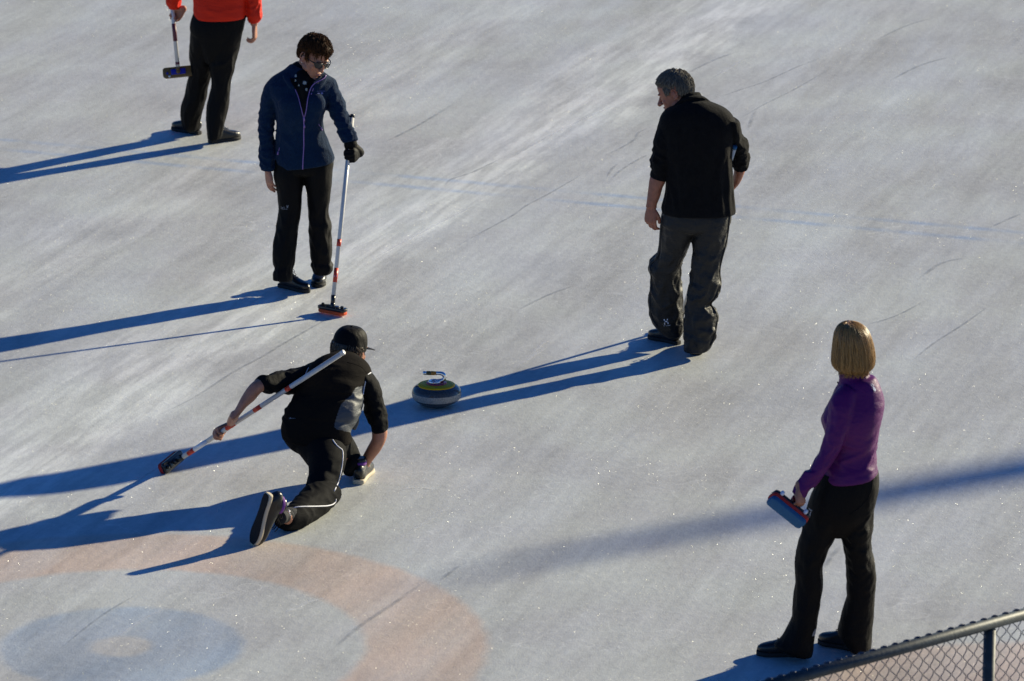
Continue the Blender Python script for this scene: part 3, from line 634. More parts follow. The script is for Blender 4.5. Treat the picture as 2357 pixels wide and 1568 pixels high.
    def mask(d):
        if d.z > .55: return 1.
        if abs(d.x) > .55 and d.z < .20 and -.5 < d.y < .30: return 0.
        front = -d.y
        if front > .55: return 1. if d.z > .52 else 0.
        if front > .25: return 1. if d.z > .12+.6*(front-.25) else 0.
        if front > .0: return 1. if d.z > -.10 else 0.
        return 1. if d.z > -.60 else 0.
    h1 = hairdo(Mh, mask, lambda d: .006+.004*max(0,d.z)+.010*max(0,-d.y)*(d.z > .4), n_str=1100, L=(.022,.042), lift=.008, rad=.0015, crown=Vector((0,.075,.11)), seed=8, gravity=.25, ridg=.005, comb=Vector((0,-.1,0)))
    mk('hair', h1, 'hair_grey', P, base)
    h2 = hairdo(Mh, lambda d: 1. if (abs(d.x) > .55 and -.22 < d.z < .26 and -.58 < d.y < -.22) else 0., lambda d: .011, n_str=190, L=(.010,.020), lift=.005, rad=.0014, seed=9, gravity=.8, ridg=.003)
    mk('sideburn', h2, 'hair_grey', P, base)
    mk('fleece_top', jac, 'black_fleece', P, base)
    to = mk('trousers', tro, 'grey_shell', P, base); S = Surf(tro)
    seams = [strip(S, [c5(*q) for q in L], .006, .0) for L in ([(268,110),(262,200),(252,300),(246,400),(240,470),(205,540),(160,575),(150,610),(160,690),(165,770),(155,850),(145,950),(152,1050),(175,1130),(215,1185)], [(930,110),(918,200),(905,300),(894,370),(872,450),(848,540),(830,620),(829,690),(842,770),(830,840),(795,900),(738,968),(788,1040),(808,1100),(796,1200),(778,1300),(742,1375)])]
    mk('side_seam', join(seams), 'grey_seam', to, base)
    pt = [patch(S, [c5(x, y) for x, y in ((262,1100),(350,1100),(352,1188),(264,1192))], .001)]
    mk('logo_patch', join(pt), 'grey_seam', to, base, smooth=False)
    H_ = []
    def bar(x0,y0,x1,y1,w=7):
        dx, dy = x1-x0, y1-y0; l = math.hypot(dx,dy); nx, ny = -dy/l*w/2, dx/l*w/2
        H_.append(patch(S, [c5(x0+nx,y0+ny), c5(x1+nx,y1+ny), c5(x1-nx,y1-ny), c5(x0-nx,y0-ny)], .0035))
    for (a) in ((286,1118,289,1136),(290,1152,293,1170),(315,1114,318,1130),(321,1146,325,1165),(295,1141,310,1146),(299,1138,315,1141)): bar(*a, w=9)
    H_.append(text_on(S, 'HAGLÖFS', *c5(311,1180), 3.2, ang=-.06, off=.0035, body_w=1.15))
    mk('logo_print', join(H_), 'print_white', to, base, smooth=False)
    ankles(P, bd); shoe(ground_shoe(c5(432,1372), 138)@SH(.86), P, base); shoe(ground_shoe(c5(596,1474), 84)@SH(1.05,1.2), P, base)
    tag(P, 'grey-haired man in black fleece and baggy dark grey trousers, seen from behind', 'person')
    return top, bh
man_top, man_bh = build_black()
# ================================================================== sliding player
def build_slider():
    c6 = crop(600,1280,2.357); c7 = crop(600,1650,2.357)
    Y0 = G(*c7(1990,690)).y; f = Fig(Y0, c6); yt = G(*c7(960,1258)).y-Y0
    base = G(*c7(1600,1080))
    k7 = lambda x, y: (x, y+872)          # c7 picture rows counted in c6 rows
    V_ = [loft(segs(f,c6,[(1700,345,1990,400,.26,.07),(1600,400,2050,450,.22,.09),(1500,470,2092,520,.16,.115),(1440,560,2060,600,.10,.135,.006),(1385,650,2012,690,.05,.145,.010),(1345,740,2006,780,.02,.145,.012),(1300,820,1996,850,-.01,.145,.012),(1262,880,1975,920,-.04,.145,.010),(1236,960,1920,1000,-.06,.145,.008),(1234,1040,1892,1070,-.08,.140,.004),(1245,1110,1905,1150,-.08,.132,.002)]), n=72, sub=7, ex=2.3, cap=.1, fold=(15,.9,.10), seed=31),
          loft(segs(f,c6,[(1880,880,1960,900,.05,.05),(1890,940,1972,960,.05,.05),(1892,1000,1945,1030,.05,.04)]), n=20, cap=.4)]
    vest = union(V_, VOX, 3)
    S1 = loft(segs(f,c6,[(1620,395,1560,600,.20,.08),(1520,432,1440,690,.14,.078,.004),(1420,452,1340,702,.10,.072,.008),(1290,488,1230,690,.05,.068,.011),(1180,508,1140,685,.0,.064,.012),(1075,520,1085,690,-.04,.060,.010),(1014,552,1050,682,-.06,.054,.003)]), n=44, sub=8, cap=.05, fold=(20,1.0,.03), seed=33)
    S2 = loft(segs(f,c6,[(1960,560,2070,480,.14,.09),(1990,640,2140,560,.13,.085,.004),(2005,730,2192,690,.12,.076,.006),(2012,810,2216,790,.11,.072,.007),(2022,890,2234,880,.10,.068,.010),(2055,960,2243,950,.08,.065,.011),(2075,1010,2243,1000,.07,.062,.008),(2092,1058,2240,1034,.07,.058,.002)]), n=44, sub=8, cap=.05, fold=(20,1.0,.03), seed=34)
    slv = union([S1, S2, loft(segs(f,c6,[(1540,480,1960,480,.20,.07),(1560,620,1940,640,.12,.10),(1500,900,1850,940,.0,.10)]), n=30)], VOX, 3)
    # trousers: seat, trailing thigh and shin, front leg
    T = [loft(segs(f,c6,[(1245,1000,1880,1020,-.06,.12),(1236,1060,1890,1100,-.08,.13),(1262,1130,1880,1170,-.10,.12),(1330,1190,1862,1230,-.13,.10)]), n=56, ex=2.2, cap=.1, fold=(9,1.5,.1), seed=35)]
    T.append(loft(segs(f,c6,[(1310,1130,1850,1190,-.10,.11),(1405,1200,1852,1285,-.16,.115,.002),(1478,1290,1842,1365,-.23,.110,.003),(1492,1430,1815,1440,-.29,.11,.004),(1482,1520,1780,1530,-.34,.10,.006),(1466,1590,1748,1600,-.39,.095,.006),(1470,1680,1752,1690,(-.42),.085,.005)]), n=52, sub=8, cap=.5, fold=(16,1.2,.05), seed=36))
    kz = -.42
    T.append(loft(segs(f,c6,[(1600,1570,1772,1720,kz+.02,.085),(1480,1560,1725,1770,kz-.05,.088,.005),(1400,1640,1640,1840,kz-.16,.090,.005),(1330,1715,1540,1900,kz-.27,.090,.005),(1275,1765,1450,1960,kz-.36,.088,.008),(1238,1800,1375,1972,kz-.42,.080,.003),(1225,1830,1300,1972,kz-.46,.062,.0)]), n=52, sub=8, cap=.04, fold=(13,1.3,.08), seed=37))
    T.append(loft(segs(f,c6,[(1640,1150,1880,1160,-.02,.10),(1740,1200,1930,1190,.10,.09,.004),(1800,1270,1975,1250,.14,.08,.003),(1822,1340,1995,1320,.10,.075,.003),(1820,1400,1990,1380,.06,.072,.003),(1825,1445,1940,1440,.04,.06,.003)]), n=40, sub=7, cap=.2, fold=(12,1.3,.08), seed=38))
    tro = union(T, VOX, 3)
    B = []
    Mh = look(f.p(1885,290,.40), (.55,.82,-.10), roll=R(-6)) @ Matrix.Scale(1.07, 4)
    B += [xf(g, Mh) for g in head_parts()]
    B.append(capsule([Mh @ Vector((0,.03,-.03)), Mh @ Vector((0,.045,-.10)), f.p(1860,450,.28), f.p(1830,560,.2)], [.060,.060,.064,.08], n=20))
    B.append(loft(segs(f,c6,[(1620,520,1960,560,.18,.08),(1480,750,1900,780,.03,.10),(1360,1000,1800,1040,-.07,.10),(1450,1180,1800,1200,-.1,.10)]), n=30, cap=.2))
    arm1 = [(1560,460,1530,600,.17,.05),(1300,530,1280,650,.06,.046),(1100,545,1110,660,-.03,.044),(1012,560,1048,680,-.06,.046),(935,622,985,755,-.07,.045),(868,720,905,825,-.08,.038),(800,845,840,905,-.09,.030),(750,905,790,950,-.095,.026)]
    arm2 = [(2040,560,2090,520,.14,.05),(2060,780,2180,760,.11,.048),(2100,1000,2215,980,.07,.046),(2092,1055,2238,1035,.07,.046),(2088,1130,2230,1115,.07,.045),(2040,1225,2180,1215,.09,.040),(2000,1300,2112,1305,.11,.032),(1985,1360,2066,1370,.13,.026)]
    for g in (arm1, arm2,
              [(1500,1180,1750,1180,-.12,.09),(1540,1450,1760,1450,-.29,.075),(1540,1600,1700,1620,kz,.065)],
              [(1560,1600,1700,1740,kz,.06),(1400,1710,1540,1850,kz-.22,.055),(1290,1790,1370,1930,kz-.42,.042),(1240,1800,1300,1910,kz-.50,.036)],
              [(1700,1180,1850,1180,.0,.08),(1840,1280,1950,1270,.12,.06),(1880,1380,1990,1360,.08,.05),(1920,1450,2010,1440,.06,.04)]):
        B.append(loft(segs(f,c6,g), n=28, cap=.2))
    bh = G(*c7(222,470), z=.035); bh = G(*c7(228,500), z=.03)
    top = f.p(1808,316,-.20); u = (top-bh).normalized()
    # where the hand sits along the bar
    tgt = PT(*c6(655,1030), bh.y*.75+top.y*.25); t = (tgt.x-bh.x)/u.x; q = bh+u*t
    hg, wr = grip(q, u, (-.75,-.55,-.15), (.47,-.43,-.78), 1, curl=(62,78,50), scale=1.04); B += hg
    B.append(capsule([f.p(800,895,-.088), (f.p(775,925,-.09)+wr)/2, wr], [.026,.025,.023]))
    B += hang(f.p(2022,1372,.135), (-.5,.75,-.45), (-.3,.2,-1), 1, curl=(18,24,16), scale=1.0)
    bd = union(B, .0032, 2)
    P = mk('person', bd, ['skin'], None, base)
    mk('hair', hairdo(Mh, lambda d: 1. if (-.55 < d.z < .35 and d.y > -.12) else 0., lambda d: .007, n_str=420, L=(.015,.03), lift=.005, rad=.0016, seed=12, gravity=.8, ridg=.002), 'hair_short_brown', P, base)
    # cap
    crn = []
    for i in range(15):
        t_ = i/14; z = .012+.112*math.sin(t_*math.pi/2)**.85; r_ = math.cos(t_*math.pi/2)**.42
        crn.append([-.0895*r_, .014, z-.012*(1-t_), .0895*r_, .014, z-.012*(1-t_), max(.109*r_,.002), 0])
    dome = []
    nn = 48
    Vc, Fc = [], []
    for i in range(17):
        ph = (math.pi/2)*(i/16); rr = math.cos(ph)**.55 if i < 16 else 0; zz = .120*math.sin(ph)**.9
        for j in range(nn):
            a = 2*math.pi*j/nn; seamd = -.0012*max(0, 1-abs(((j*6/nn) % 1)-.0)*10)
            wr_ = .0035*noise.noise(Vector((math.cos(a)*2.5, math.sin(a)*2.5, zz*30)))
            Vc.append(Vector(((.088+seamd+wr_)*rr*math.cos(a), .014+(.108+seamd+wr_)*rr*math.sin(a), .012+zz-.030*max(0,math.sin(a))*(1-i/16))))
    for i in range(16):
        for j in range(nn):
            k = (j+1) % nn; Fc.append((i*nn+j, i*nn+k, (i+1)*nn+k, (i+1)*nn+j))
    brim = loft([[-.074,-.060,.018,.074,-.060,.018,.0035,0],[-.078,-.085,.014,.078,-.085,.014,.0035,0],[-.072,-.125,.006,.072,-.125,.006,.0035,0],[-.050,-.158,-.006,.050,-.158,-.006,.003,0],[-.018,-.172,-.012,.018,-.172,-.012,.0025,0]], n=28, sub=5, ex=2.5)
    cap_ = mk('cap', xf((Vc, Fc), Mh), 'black_cloth', P, base); mk('brim', xf(brim, Mh), 'black_cloth', cap_, base)
    mk('cap_button', xf(ball((0,.014,.133), (.007,.007,.004)), Mh), 'black_cloth', cap_, base)
    # vest with grey side panel
    S = Surf(vest)
    poly = [(2010,620),(1940,640),(1890,720),(1850,745),(1800,800),(1772,870),(1745,960),(1740,1010),(1760,1030),(1890,1060),(1900,1120),(1990,1130),(2060,900),(2060,620)]
    poly = [c6(*q) for q in poly]
    ppts = [PT(x, y, Y0) for x, y in poly]                # the panel outline as a region of the person's own upright plane
    def inside(x, z):
        r_ = False; n = len(ppts); j = n-1
        for i in range(n):
            a, b = ppts[i], ppts[j]
            if ((a.z > z) != (b.z > z)) and (x < (b.x-a.x)*(z-a.z)/(b.z-a.z)+a.x): r_ = not r_
            j = i
        return r_
    VA = np.array([tuple(v) for v in vest[0]]); idx = []
    for q in vest[1]:
        cc = VA[list(q)].mean(0); d = Vector(cc)-CAM; h_ = CAM + d*(Y0/d.y)
        idx.append(1 if (inside(h_.x, h_.z)) else 0)
    vo = mk('vest', vest, ['vest_black','vest_grey'], P, base, idx)
    try: mk('piping', join([strip(S, [c6(*q) for q in ((2080,498),(2050,512),(2035,545),(2028,590),(2015,650),(2006,705))], .0035, .001), strip(S, [c6(*q) for q in ((1497,450),(1478,490),(1460,530))], .0022, .001)]), 'pipe_white', vo, base)
    except Exception as e: print('piping', e)
    try: mk('collar_seam', join([strip(S, [c6(*q) for q in ((1860,400),(1920,415),(1990,440),(2030,480),(2060,530))], .0016, .0), strip(S, [c6(*q) for q in ((1590,480),(1640,462),(1650,480),(1720,455))], .0016, .0)]), 'vest_black', vo, base)
    except Exception as e: print(e)
    mk('logo_print', join([text_on(S, 'SALOMON', *c6(1343,930), 3.0, ang=.02, body_w=1.0), patch(S, [c6(1326+7*math.cos(a*.785), 927+6*math.sin(a*.785)) for a in range(8)])]), 'print_grey', vo, base, smooth=False)
    mk('sleeves', slv, 'black_jersey', P, base)
    to = mk('trousers', tro, 'track_black', P, base); ST = Surf(tro)
    pl = [(1722,1130),(1740,1160),(1775,1200),(1815,1225),(1818,1280),(1814,1340),(1805,1400),(1790,1470),(1770,1540),(1745,1595),(1735,1615)]
    pl2 = [(1752,1690),(1755,1710),(1725,1740),(1670,1754),(1560,1758),(1450,1760),(1380,1765),(1352,1775)]
    pp = []
    for L in (pl, pl2):
        try: pp.append(strip(ST, [c6(*q) for q in L], .0036, .001))
        except Exception as e: print('trouser piping', e)
    if pp: mk('piping', join(pp), 'pipe_white', to, base)
    # sock and shoes
    so = loft(segs(f,c6,[(1350,1760,1372,1880,kz-.40,.042,.002),(1300,1770,1318,1895,kz-.45,.042,.003),(1252,1790,1262,1915,kz-.50,.041,.003),(1215,1790,1225,1930,kz-.545,.040,.002)]), n=24, sub=8, cap=.1, fold=(40,1,0), seed=3)
    sko = mk('sock', union([so], .003, 1), 'sock_black', P, base); SS = Surf(so)
    try: mk('sock_print', join([strip(SS, [c7(*q) for q in ((1308,920),(1318,940),(1312,962),(1322,978))], .0022, .001), strip(SS, [c7(*q) for q in ((1300,938),(1318,940),(1322,930))], .0018, .001)]), 'print_white', sko, base)
    except Exception as e: print(e)
    # trailing shoe stands on its toe, sole to the left
    toe = G(*c7(962,1252)); heel = PT(*c7(1085,850), toe.y+.0)
    ex = (toe-heel).normalized(); upv = Vector((.80,.50,.12)); upv = (upv-ex*upv.dot(ex)).normalized(); ey = upv.cross(ex)
    Lg = (toe-heel).length; M = frame(heel, ex, ey, upv) @ Matrix.Scale(1.06, 4); M = Matrix.Translation(toe - (M @ Vector((.285,0,.004)))) @ M
    shoe(M, P, base, 'sole_cream', 'purple_trim')
    mk('sole_tread', xf(loft([[x, -w*.88, -.0015, x, w*.88, -.0015, .002, 0] for x, w in ((.006,.018),(.02,.028),(.05,.031),(.09,.029),(.14,.033),(.19,.042),(.225,.044),(.255,.036),(.275,.020))], n=20, sub=3, ex=4), M), 'rubber_tread', P, base)
    la = []
    for a in (-1, .2, 1):
        la.append(tube([M @ Vector((.13,a*.012,.098)), M @ Vector((.155,a*.02,.118)), M @ Vector((.185,a*.016,.112)), M @ Vector((.195,a*.022,.098))], [.0025,.003,.003,.002], 6, sub=4))
    mk('shoelace', join(la), 'black_fleece', P, base)
    M2 = ground_shoe(c7(1962,684), 80); shoe(M2 @ SH(.98,1.12,1.2), P, base, 'sole_cream', 'purple_trim')
    tag(P, 'man in black cap and dark vest crouched in a low slide behind the stone', 'person')
    return top, bh
sl_top, sl_bh = build_slider()
# ================================================================== woman in the purple top
def build_purple():
    c8 = crop(3000,1260,2.24); c9 = crop(2950,1850,1.7914); ch = crop(3240,1270,4.9)
    Y0 = G(*c9(450,1416)).y; f = Fig(Y0, c8); yr = G(*c9(860,1376)).y-Y0; base = G(*c9(600,1400))
    J = [loft(segs(f,c8,[(800,560,1070,545,.0,.065),(790,620,1125,560,.0,.085),(760,670,1168,640,.0,.10),(735,730,1196,720,0,.115),(700,800,1206,790,0,.13),(664,870,1196,870,0,.14,.003),(640,940,1180,940,0,.145,.006),(655,1010,1162,1010,0,.14,.005),(675,1080,1148,1080,0,.128,.007),(680,1150,1138,1150,0,.118,.009),(672,1230,1131,1230,0,.116,.010),(650,1310,1134,1310,0,.122,.008),(636,1390,1142,1370,0,.132,.004),(625,1450,1147,1400,0,.138,.002),(640,1485,1135,1432,0,.138,.0)]), n=72, ex=2.2, cap=.03, fold=(16,1.0,.10), seed=41)]
    J.append(loft(segs(f,c8,[(800,512,1058,492,.0,.060),(797,545,1060,520,.0,.062,.004),(800,590,1075,560,.0,.070,.006),(790,640,1110,600,.0,.08,.0)]), n=40, cap=.03, fold=(22,1.0,.02), seed=42))
    al = loft(segs(f,c8,[(830,620,960,760,-.05,.06),(742,715,960,800,-.07,.066),(712,800,945,870,-.09,.066,.005),(700,880,925,930,-.10,.062,.005),(688,960,900,1010,-.11,.058,.005),(668,1070,872,1070,-.12,.053,.006),(642,1160,838,1160,-.125,.049,.007),(608,1240,795,1240,-.13,.046,.007),(568,1320,742,1325,-.135,.042,.006),(525,1400,690,1400,-.14,.039,.005),(470,1475,635,1480,-.145,.036,.003),(420,1535,585,1545,-.15,.034,.004)]), n=44, sub=8, cap=.05, fold=(14,1.2,.05), seed=43)
    al2 = loft(segs(f,c9,[(480,60,640,60,-.145,.037),(432,130,565,150,-.15,.034,.004),(405,178,515,208,-.152,.033,.005),(388,210,478,268,-.154,.031,.002)]), n=40, sub=8, cap=.05, fold=(22,1.2,.02), seed=44)
    jac = union([*J, al, al2], VOX, 3)
    RTl = ramp([(590,60,850,60,0,.11),(560,160,840,160,0,.12),(524,240,830,240,0,.12),(500,320,805,320,0,.115,.003),(478,400,770,400,0,.108,.004),(458,480,725,480,0,.10,.006),(440,560,690,560,0,.095,.005),(420,630,650,630,0,.088,.007),(411,690,628,690,0,.084,.009),(408,760,608,750,0,.080,.006),(414,850,614,850,0,.078,.004),(402,940,604,940,0,.078,.004),(392,1040,590,1040,0,.080,.004),(385,1120,574,1120,0,.082,.004),(350,1190,566,1190,0,.086,.004),(305,1260,555,1260,-.01,.090,.003),(262,1305,545,1340,-.01,.096,.002),(300,1335,534,1390,-.01,.090,.0)], 0, -.01)
    Tl = loft(segs(f,c9,RTl), n=56, sub=7, fold=(9,1.4,.12), seed=45, cap=.03)
    RTr = ramp([(760,60,1012,60,0,.11),(770,160,1015,150,.01,.12),(780,240,998,240,.02,.12,.005),(775,320,980,320,.03,.115,.011),(750,400,970,400,.04,.105,.013),(735,480,968,480,.05,.10,.012),(748,560,962,560,.06,.094,.008),(764,640,967,640,.08,.086,.007),(774,720,984,720,.10,.082,.007),(778,800,996,800,.12,.080,.004),(780,890,992,890,.13,.080,.004),(780,960,985,960,.14,.080,.003),(752,1050,980,1050,.15,.082,.003),(730,1140,973,1140,yr,.084,.003),(718,1220,966,1220,yr,.086,.003),(760,1290,962,1290,yr,.086,.002),(790,1325,958,1328,yr,.085,.0)], 0, yr)
    Tr = loft(segs(f,c9,RTr), n=56, sub=7, fold=(19,1.1,.08), seed=46, cap=.03)
    Tp = loft(segs(f,c9,[(640,40,990,40,0,.11),(590,110,1012,90,0,.125),(550,190,1014,180,0,.13),(520,270,995,270,0,.128),(520,350,970,350,0,.12),(560,430,900,430,.01,.10),(640,490,800,490,.02,.08)]), n=56, ex=2.2, cap=.1)
    tro = union([Tl, Tr, Tp], VOX, 3)
    B = []
    Mh = look(f.p(925,335,.01), (-.55,.84,-.08)) @ Matrix.Scale(.88, 4)
    B += [xf(g, Mh) for g in head_parts(nose=.9, jaw=.95)]
    B.append(capsule([f.p(930,400,.02), f.p(935,540,.02), f.p(950,680,.02)], [.052,.052,.07], n=20))
    B.append(loft(segs(f,c8,[(800,700,1120,700,.0,.08),(740,900,1130,900,0,.10),(760,1200,1080,1200,0,.09),(740,1500,1080,1500,0,.09)]), n=30, cap=.2))
    for cc, g in ((c8,[(800,720,900,800,-.08,.045),(740,950,860,980,-.11,.040),(680,1180,790,1200,-.127,.034),(540,1420,630,1440,-.145,.028)]),(c9,[(500,80,580,110,-.147,.027),(400,222,470,262,-.155,.024)]),
              (c8,[(1060,700,1140,700,.08,.045),(1040,950,1120,950,.12,.04),(980,1150,1060,1150,.18,.034),(900,1280,960,1290,.24,.027)]),
              ):
        B.append(loft(segs(f,cc,g), n=24, cap=.2))
    hc = f.p(352,352,-.20,c9)
    ax = Vector((.77,.0,-.64)).normalized(); nr = Vector((.42,.72,.505)); nr = (nr-ax*nr.dot(ax)).normalized()
    q = f.p(418,285,-.165,c9)
    u = Vector((.45,.81,.40))
    hg, wr = grip(q, u, (.05,-.35,-.93), (-.9,-.3,.1), -1, curl=(60,72,50), scale=.92); B += hg
    B.append(capsule([f.p(440,232,-.155,c9), wr], [.025,.024], sub=1))
    B += hang(f.p(930,1300,.24), (-.3,.3,-.9), (-1,0,0), -1, scale=.92)
    B += [inner(f,c9,RTl), inner(f,c9,RTr)]
    bd = union(B, .0032, 2)
    P = mk('person', bd, ['skin'], None, base)
    # bob
    hs = [(62,870,905,.0,.018,.006),(74,835,955,.0,.045,.006),(100,795,1010,0,.068,.006),(150,766,1056,0,.088,.006),(210,754,1082,0,.098,.006),(280,746,1102,0,.102,.006),(350,738,1113,0,.104,.006),(410,736,1115,0,.103,.006),(450,745,1105,0,.099,.006),(478,768,1085,0,.090,.006),(498,812,1045,0,.078,.006)]
    HR = [f.row(*a) for a in hs]
    shell = loft(HR, n=48, sub=6, ex=2.1, cap=.2, fold=(1.2,4.5,0), seed=47)
    rr = interp(HR, 8); parts = [shell]; rnd = random.Random(4)
    for k in range(1000):
        th = rnd.uniform(0, 2*math.pi); i0 = int(abs(rnd.gauss(0,12))) ; i1 = min(len(rr)-1, i0+rnd.randint(25,70)); pts = []
        if i0 >= i1-4: continue
        drift = rnd.gauss(0,.10); off = rnd.uniform(.0005,.0055)
        if rnd.random() < .35: i1 = len(rr)-1
        for i in range(i0, i1+1, 4):
            r_ = rr[i]; C_ = Vector((r_[:3]+r_[3:6])/2); A_ = Vector(r_[3:6]-r_[:3])/2; a = A_.length; A_.normalize()
            t2 = th+drift*(i-i0)/30
            pts.append(C_ + A_*math.cos(t2)*(a+off) + Vector((0,1,.0))*math.sin(t2)*(r_[6]+off))
        if i1 == len(rr)-1:
            pts.append(pts[-1] + Vector((rnd.gauss(0,.006), rnd.gauss(0,.006), -rnd.uniform(.004,.026))))
        r0 = rnd.uniform(.0008,.0020); m_ = len(pts)
        parts.append(tube(pts, [r0*min(1, .3+1.4*math.sin(math.pi*(j+.4)/(m_))) for j in range(m_)], 5))
    mk('hair', join(parts), 'hair_blonde', P, base)
    jo = mk('pullover', jac, 'purple_jersey', P, base); S = Surf(jac)
    # small white emblem between the shoulder blades
    E_ = [[(1098,650),(1104,642),(1112,648),(1118,658),(1126,666),(1128,678),(1118,684),(1108,680),(1102,668)]]
    def leg(pts, w=4.0):
        for (x0,y0),(x1,y1) in zip(pts, pts[1:]):
            l = math.hypot(x1-x0,y1-y0); nx, ny = -(y1-y0)/l*w/2, (x1-x0)/l*w/2; E_.append([(x0+nx,y0+ny),(x1+nx,y1+ny),(x1-nx,y1-ny),(x0-nx,y0-ny)])
    leg([(1102,652),(1092,640),(1086,630),(1082,620)]); leg([(1108,650),(1104,634),(1096,624),(1092,614)]); leg([(1110,684),(1113,694)],3); leg([(1122,682),(1124,690)],3); leg([(1092,636),(1080,630)],3); leg([(1102,630),(1108,622)],3)
    mk('back_emblem', join([patch(S, [c8(*q) for q in e], .002) for e in E_]), 'print_white', jo, base, smooth=False)
    mk('zip_pull', capsule([f.p(786,604,.02), f.p(800,630,.02)], .004, n=6), 'plastic_black', jo, base)
    to = mk('trousers', tro, 'black_cloth', P, base); ST = Surf(tro)
    mk('reflector', join([patch(ST, [c9(*q) for q in ((556,1188),(558,1215),(550,1243),(530,1244),(538,1220))], .003)]), 'print_grey', to, base, smooth=False)
    try: mk('pocket_seam', strip(ST, [c9(*q) for q in ((965,110),(968,150),(960,200),(935,260),(890,310),(850,345),(800,375))], .0022, .0), 'black_fleece', to, base)
    except Exception as e: print(e)
    mk('trouser_print', join([patch(ST, [c9(*q) for q in L], .002) for L in ([(513,325),(540,345),(533,352),(512,338)],[(506,345),(513,345),(506,385),(500,385)],[(522,352),(531,356),(524,388),(515,385)],[(500,392),(522,392),(512,400),(502,405)])]), 'print_grey', to, base, smooth=False)
    ankles(P, bd); shoe(ground_shoe(c9(505,1392), 174) @ SH(.90), P, base); shoe(ground_shoe(c9(898,1362), 146) @ SH(.90), P, base)
    tag(P, 'woman with blond bob in a purple top and flared black trousers by the fence', 'person')
    return hc, ax, nr, Vector((.45,.81,.40)).normalized()
pu_hc, pu_ax, pu_nr, pu_u = build_purple()
# ================================================================== brooms
def broom(top, head, ax, nrm, pad, bodym, label, kind='flat', bands=(), cap='plastic_black', rad=.0135, L=.205, Wd=.062, knob='plastic_black', tubem='white_tube', padh=.022, joint=.05, knobs=True, extra=None):
    """head = middle of the head's upper face; ax = long axis; nrm = away from the pad"""
    top, head = Vector(top), Vector(head); ax = Vector(ax).normalized(); nrm = Vector(nrm); nrm = (nrm-ax*nrm.dot(ax)).normalized(); yw = nrm.cross(ax)
    r = empty('curling_broom', head); base = head; u = (top-head).normalized()
    j = head + nrm*joint*.35 + u*joint
    mk('handle', tube([j, top], rad, 20), tubem, r, base)
    mk('end_cap', tube([top-u*.004, top+u*.016, top+u*.018], [rad*1.08, rad*1.08, rad*.8], 20), cap, r, base)
    for t0, t1, m in bands: mk('band', tube([j+(top-j)*t0, j+(top-j)*t1], rad*1.03, 20), m, r, base)
    M = frame(head, ax, yw, nrm)
    hb = [rbox(0,0,-.010,L,Wd,.020,.004,.020), capsule([(0,0,0),(0,0,.014)], [.020,.016], n=14, sub=1)]
    hb.append(xf(tube([(0,0,.008), M.inverted() @ (head+nrm*joint*.35+u*joint*.6), M.inverted() @ (j+u*.004)], [.013,.014,rad*1.12], 16), Matrix.Identity(4)))
    hb.append(rbox(0,0,.003,L*.5,Wd*.6,.008,.003,.010))
    mk('head', xf(join(hb), M), bodym, r, base)
    if knobs:
        for s in (-1,1): mk('knob', xf(tube([(s*L*.36,0,0),(s*L*.36,0,.012),(s*L*.36,0,.014)], [.010,.010,.008], 14), M), knob, r, base)
    mk('pad', xf(rbox(0,0,-.020-padh/2,L*.97,Wd*1.02,padh,.006,.022), M), pad, r, base)
    if extra: extra(M, r, base, j, top)
    tag(r, label, 'broom', 'curling brooms')
    return r
def stripes(ax):
    def e(M, r, base, j, top): pass
    return e
def cross(M, r, base, j, top):                    # small white cross on the red band
    d = (top-j).normalized(); c = j+(top-j)*.115 - Vector((0,.0142,0))
    s = Vector((1,0,0)); w = []
    for a, b in ((.016,.005),(.005,.014)):
        w.append(([c-s*a/2-d*b, c+s*a/2-d*b, c+s*a/2+d*b, c-s*a/2+d*b], [(0,1,2,3)]))
    mk('cross_mark', join([(([p+Vector((0,-.0006*i,0)) for p in g[0]]), g[1]) for i, g in enumerate(w)]), 'label_white', r, base, smooth=False)
broom(blue_top, blue_bh-Vector((0,0,.004)), (.82,-.57,0), (0,0,1), 'pad_orange', 'plastic_black', 'white broom with orange pad on the ice, held by the woman in navy fleece',
      bands=((.075,.155,'tape_red'),(.275,.315,'tape_red')), extra=cross)
broom(man_top, man_bh, (.9,.43,0), (0,0,1), 'pad_red', 'plastic_black', 'broom almost hidden behind the grey-haired man, pale tube end at his right elbow', cap='pad_blue', tubem='white_tube')
def slx(M, r, base, j, top):
    d = (top-j)
    mk('label', tube([j+d*.075, j+d*.16], .0139, 20), 'label_white', r, base)
    lw = (M.inverted()); tx = []
    for k in range(7): tx.append(rbox(-.075+.025*k*.7, -.0315, -.010, .011, .0012, .006, .0003))
    mk('head_lettering', xf(join(tx), M), 'label_white', r, base, smooth=False)
nrm_s = Vector((.80,-.50,.32))
broom(sl_top, sl_bh+Vector((0,0,.022)), (.46,.86,.18), nrm_s, 'pad_red', 'plastic_black', 'white broom with red bands and a red pad, held by the sliding man', cap='white_tube', rad=.0135, L=.20, Wd=.064,
      bands=((.035,.075,'tape_red'),(.28,.335,'tape_red'),(.455,.50,'tape_red'),(.655,.685,'tape_red')), knobs=True, extra=slx, padh=.026)
top_p = pu_hc + pu_u*.9
def pux(M, r, base, j, top): pass
broom(top_p, pu_hc+pu_nr*.03, pu_ax, pu_nr, 'pad_blue', 'pad_red', 'broom with blue pad and red rim, carried by the woman in purple', knob='knob_white', L=.222, Wd=.076, padh=.026, knobs=False,
      extra=lambda M, r, base, j, top: [mk('top_plate', xf(rbox(0,0,.009,.218,.070,.018,.005,.020), M), 'plastic_black', r, base)] + [mk('knob', xf(capsule([(s*.074,-.036,.010),(s*.074,-.036,.018)], .0105, n=14, sub=1), M), 'knob_white', r, base) for s in (-1,1)])
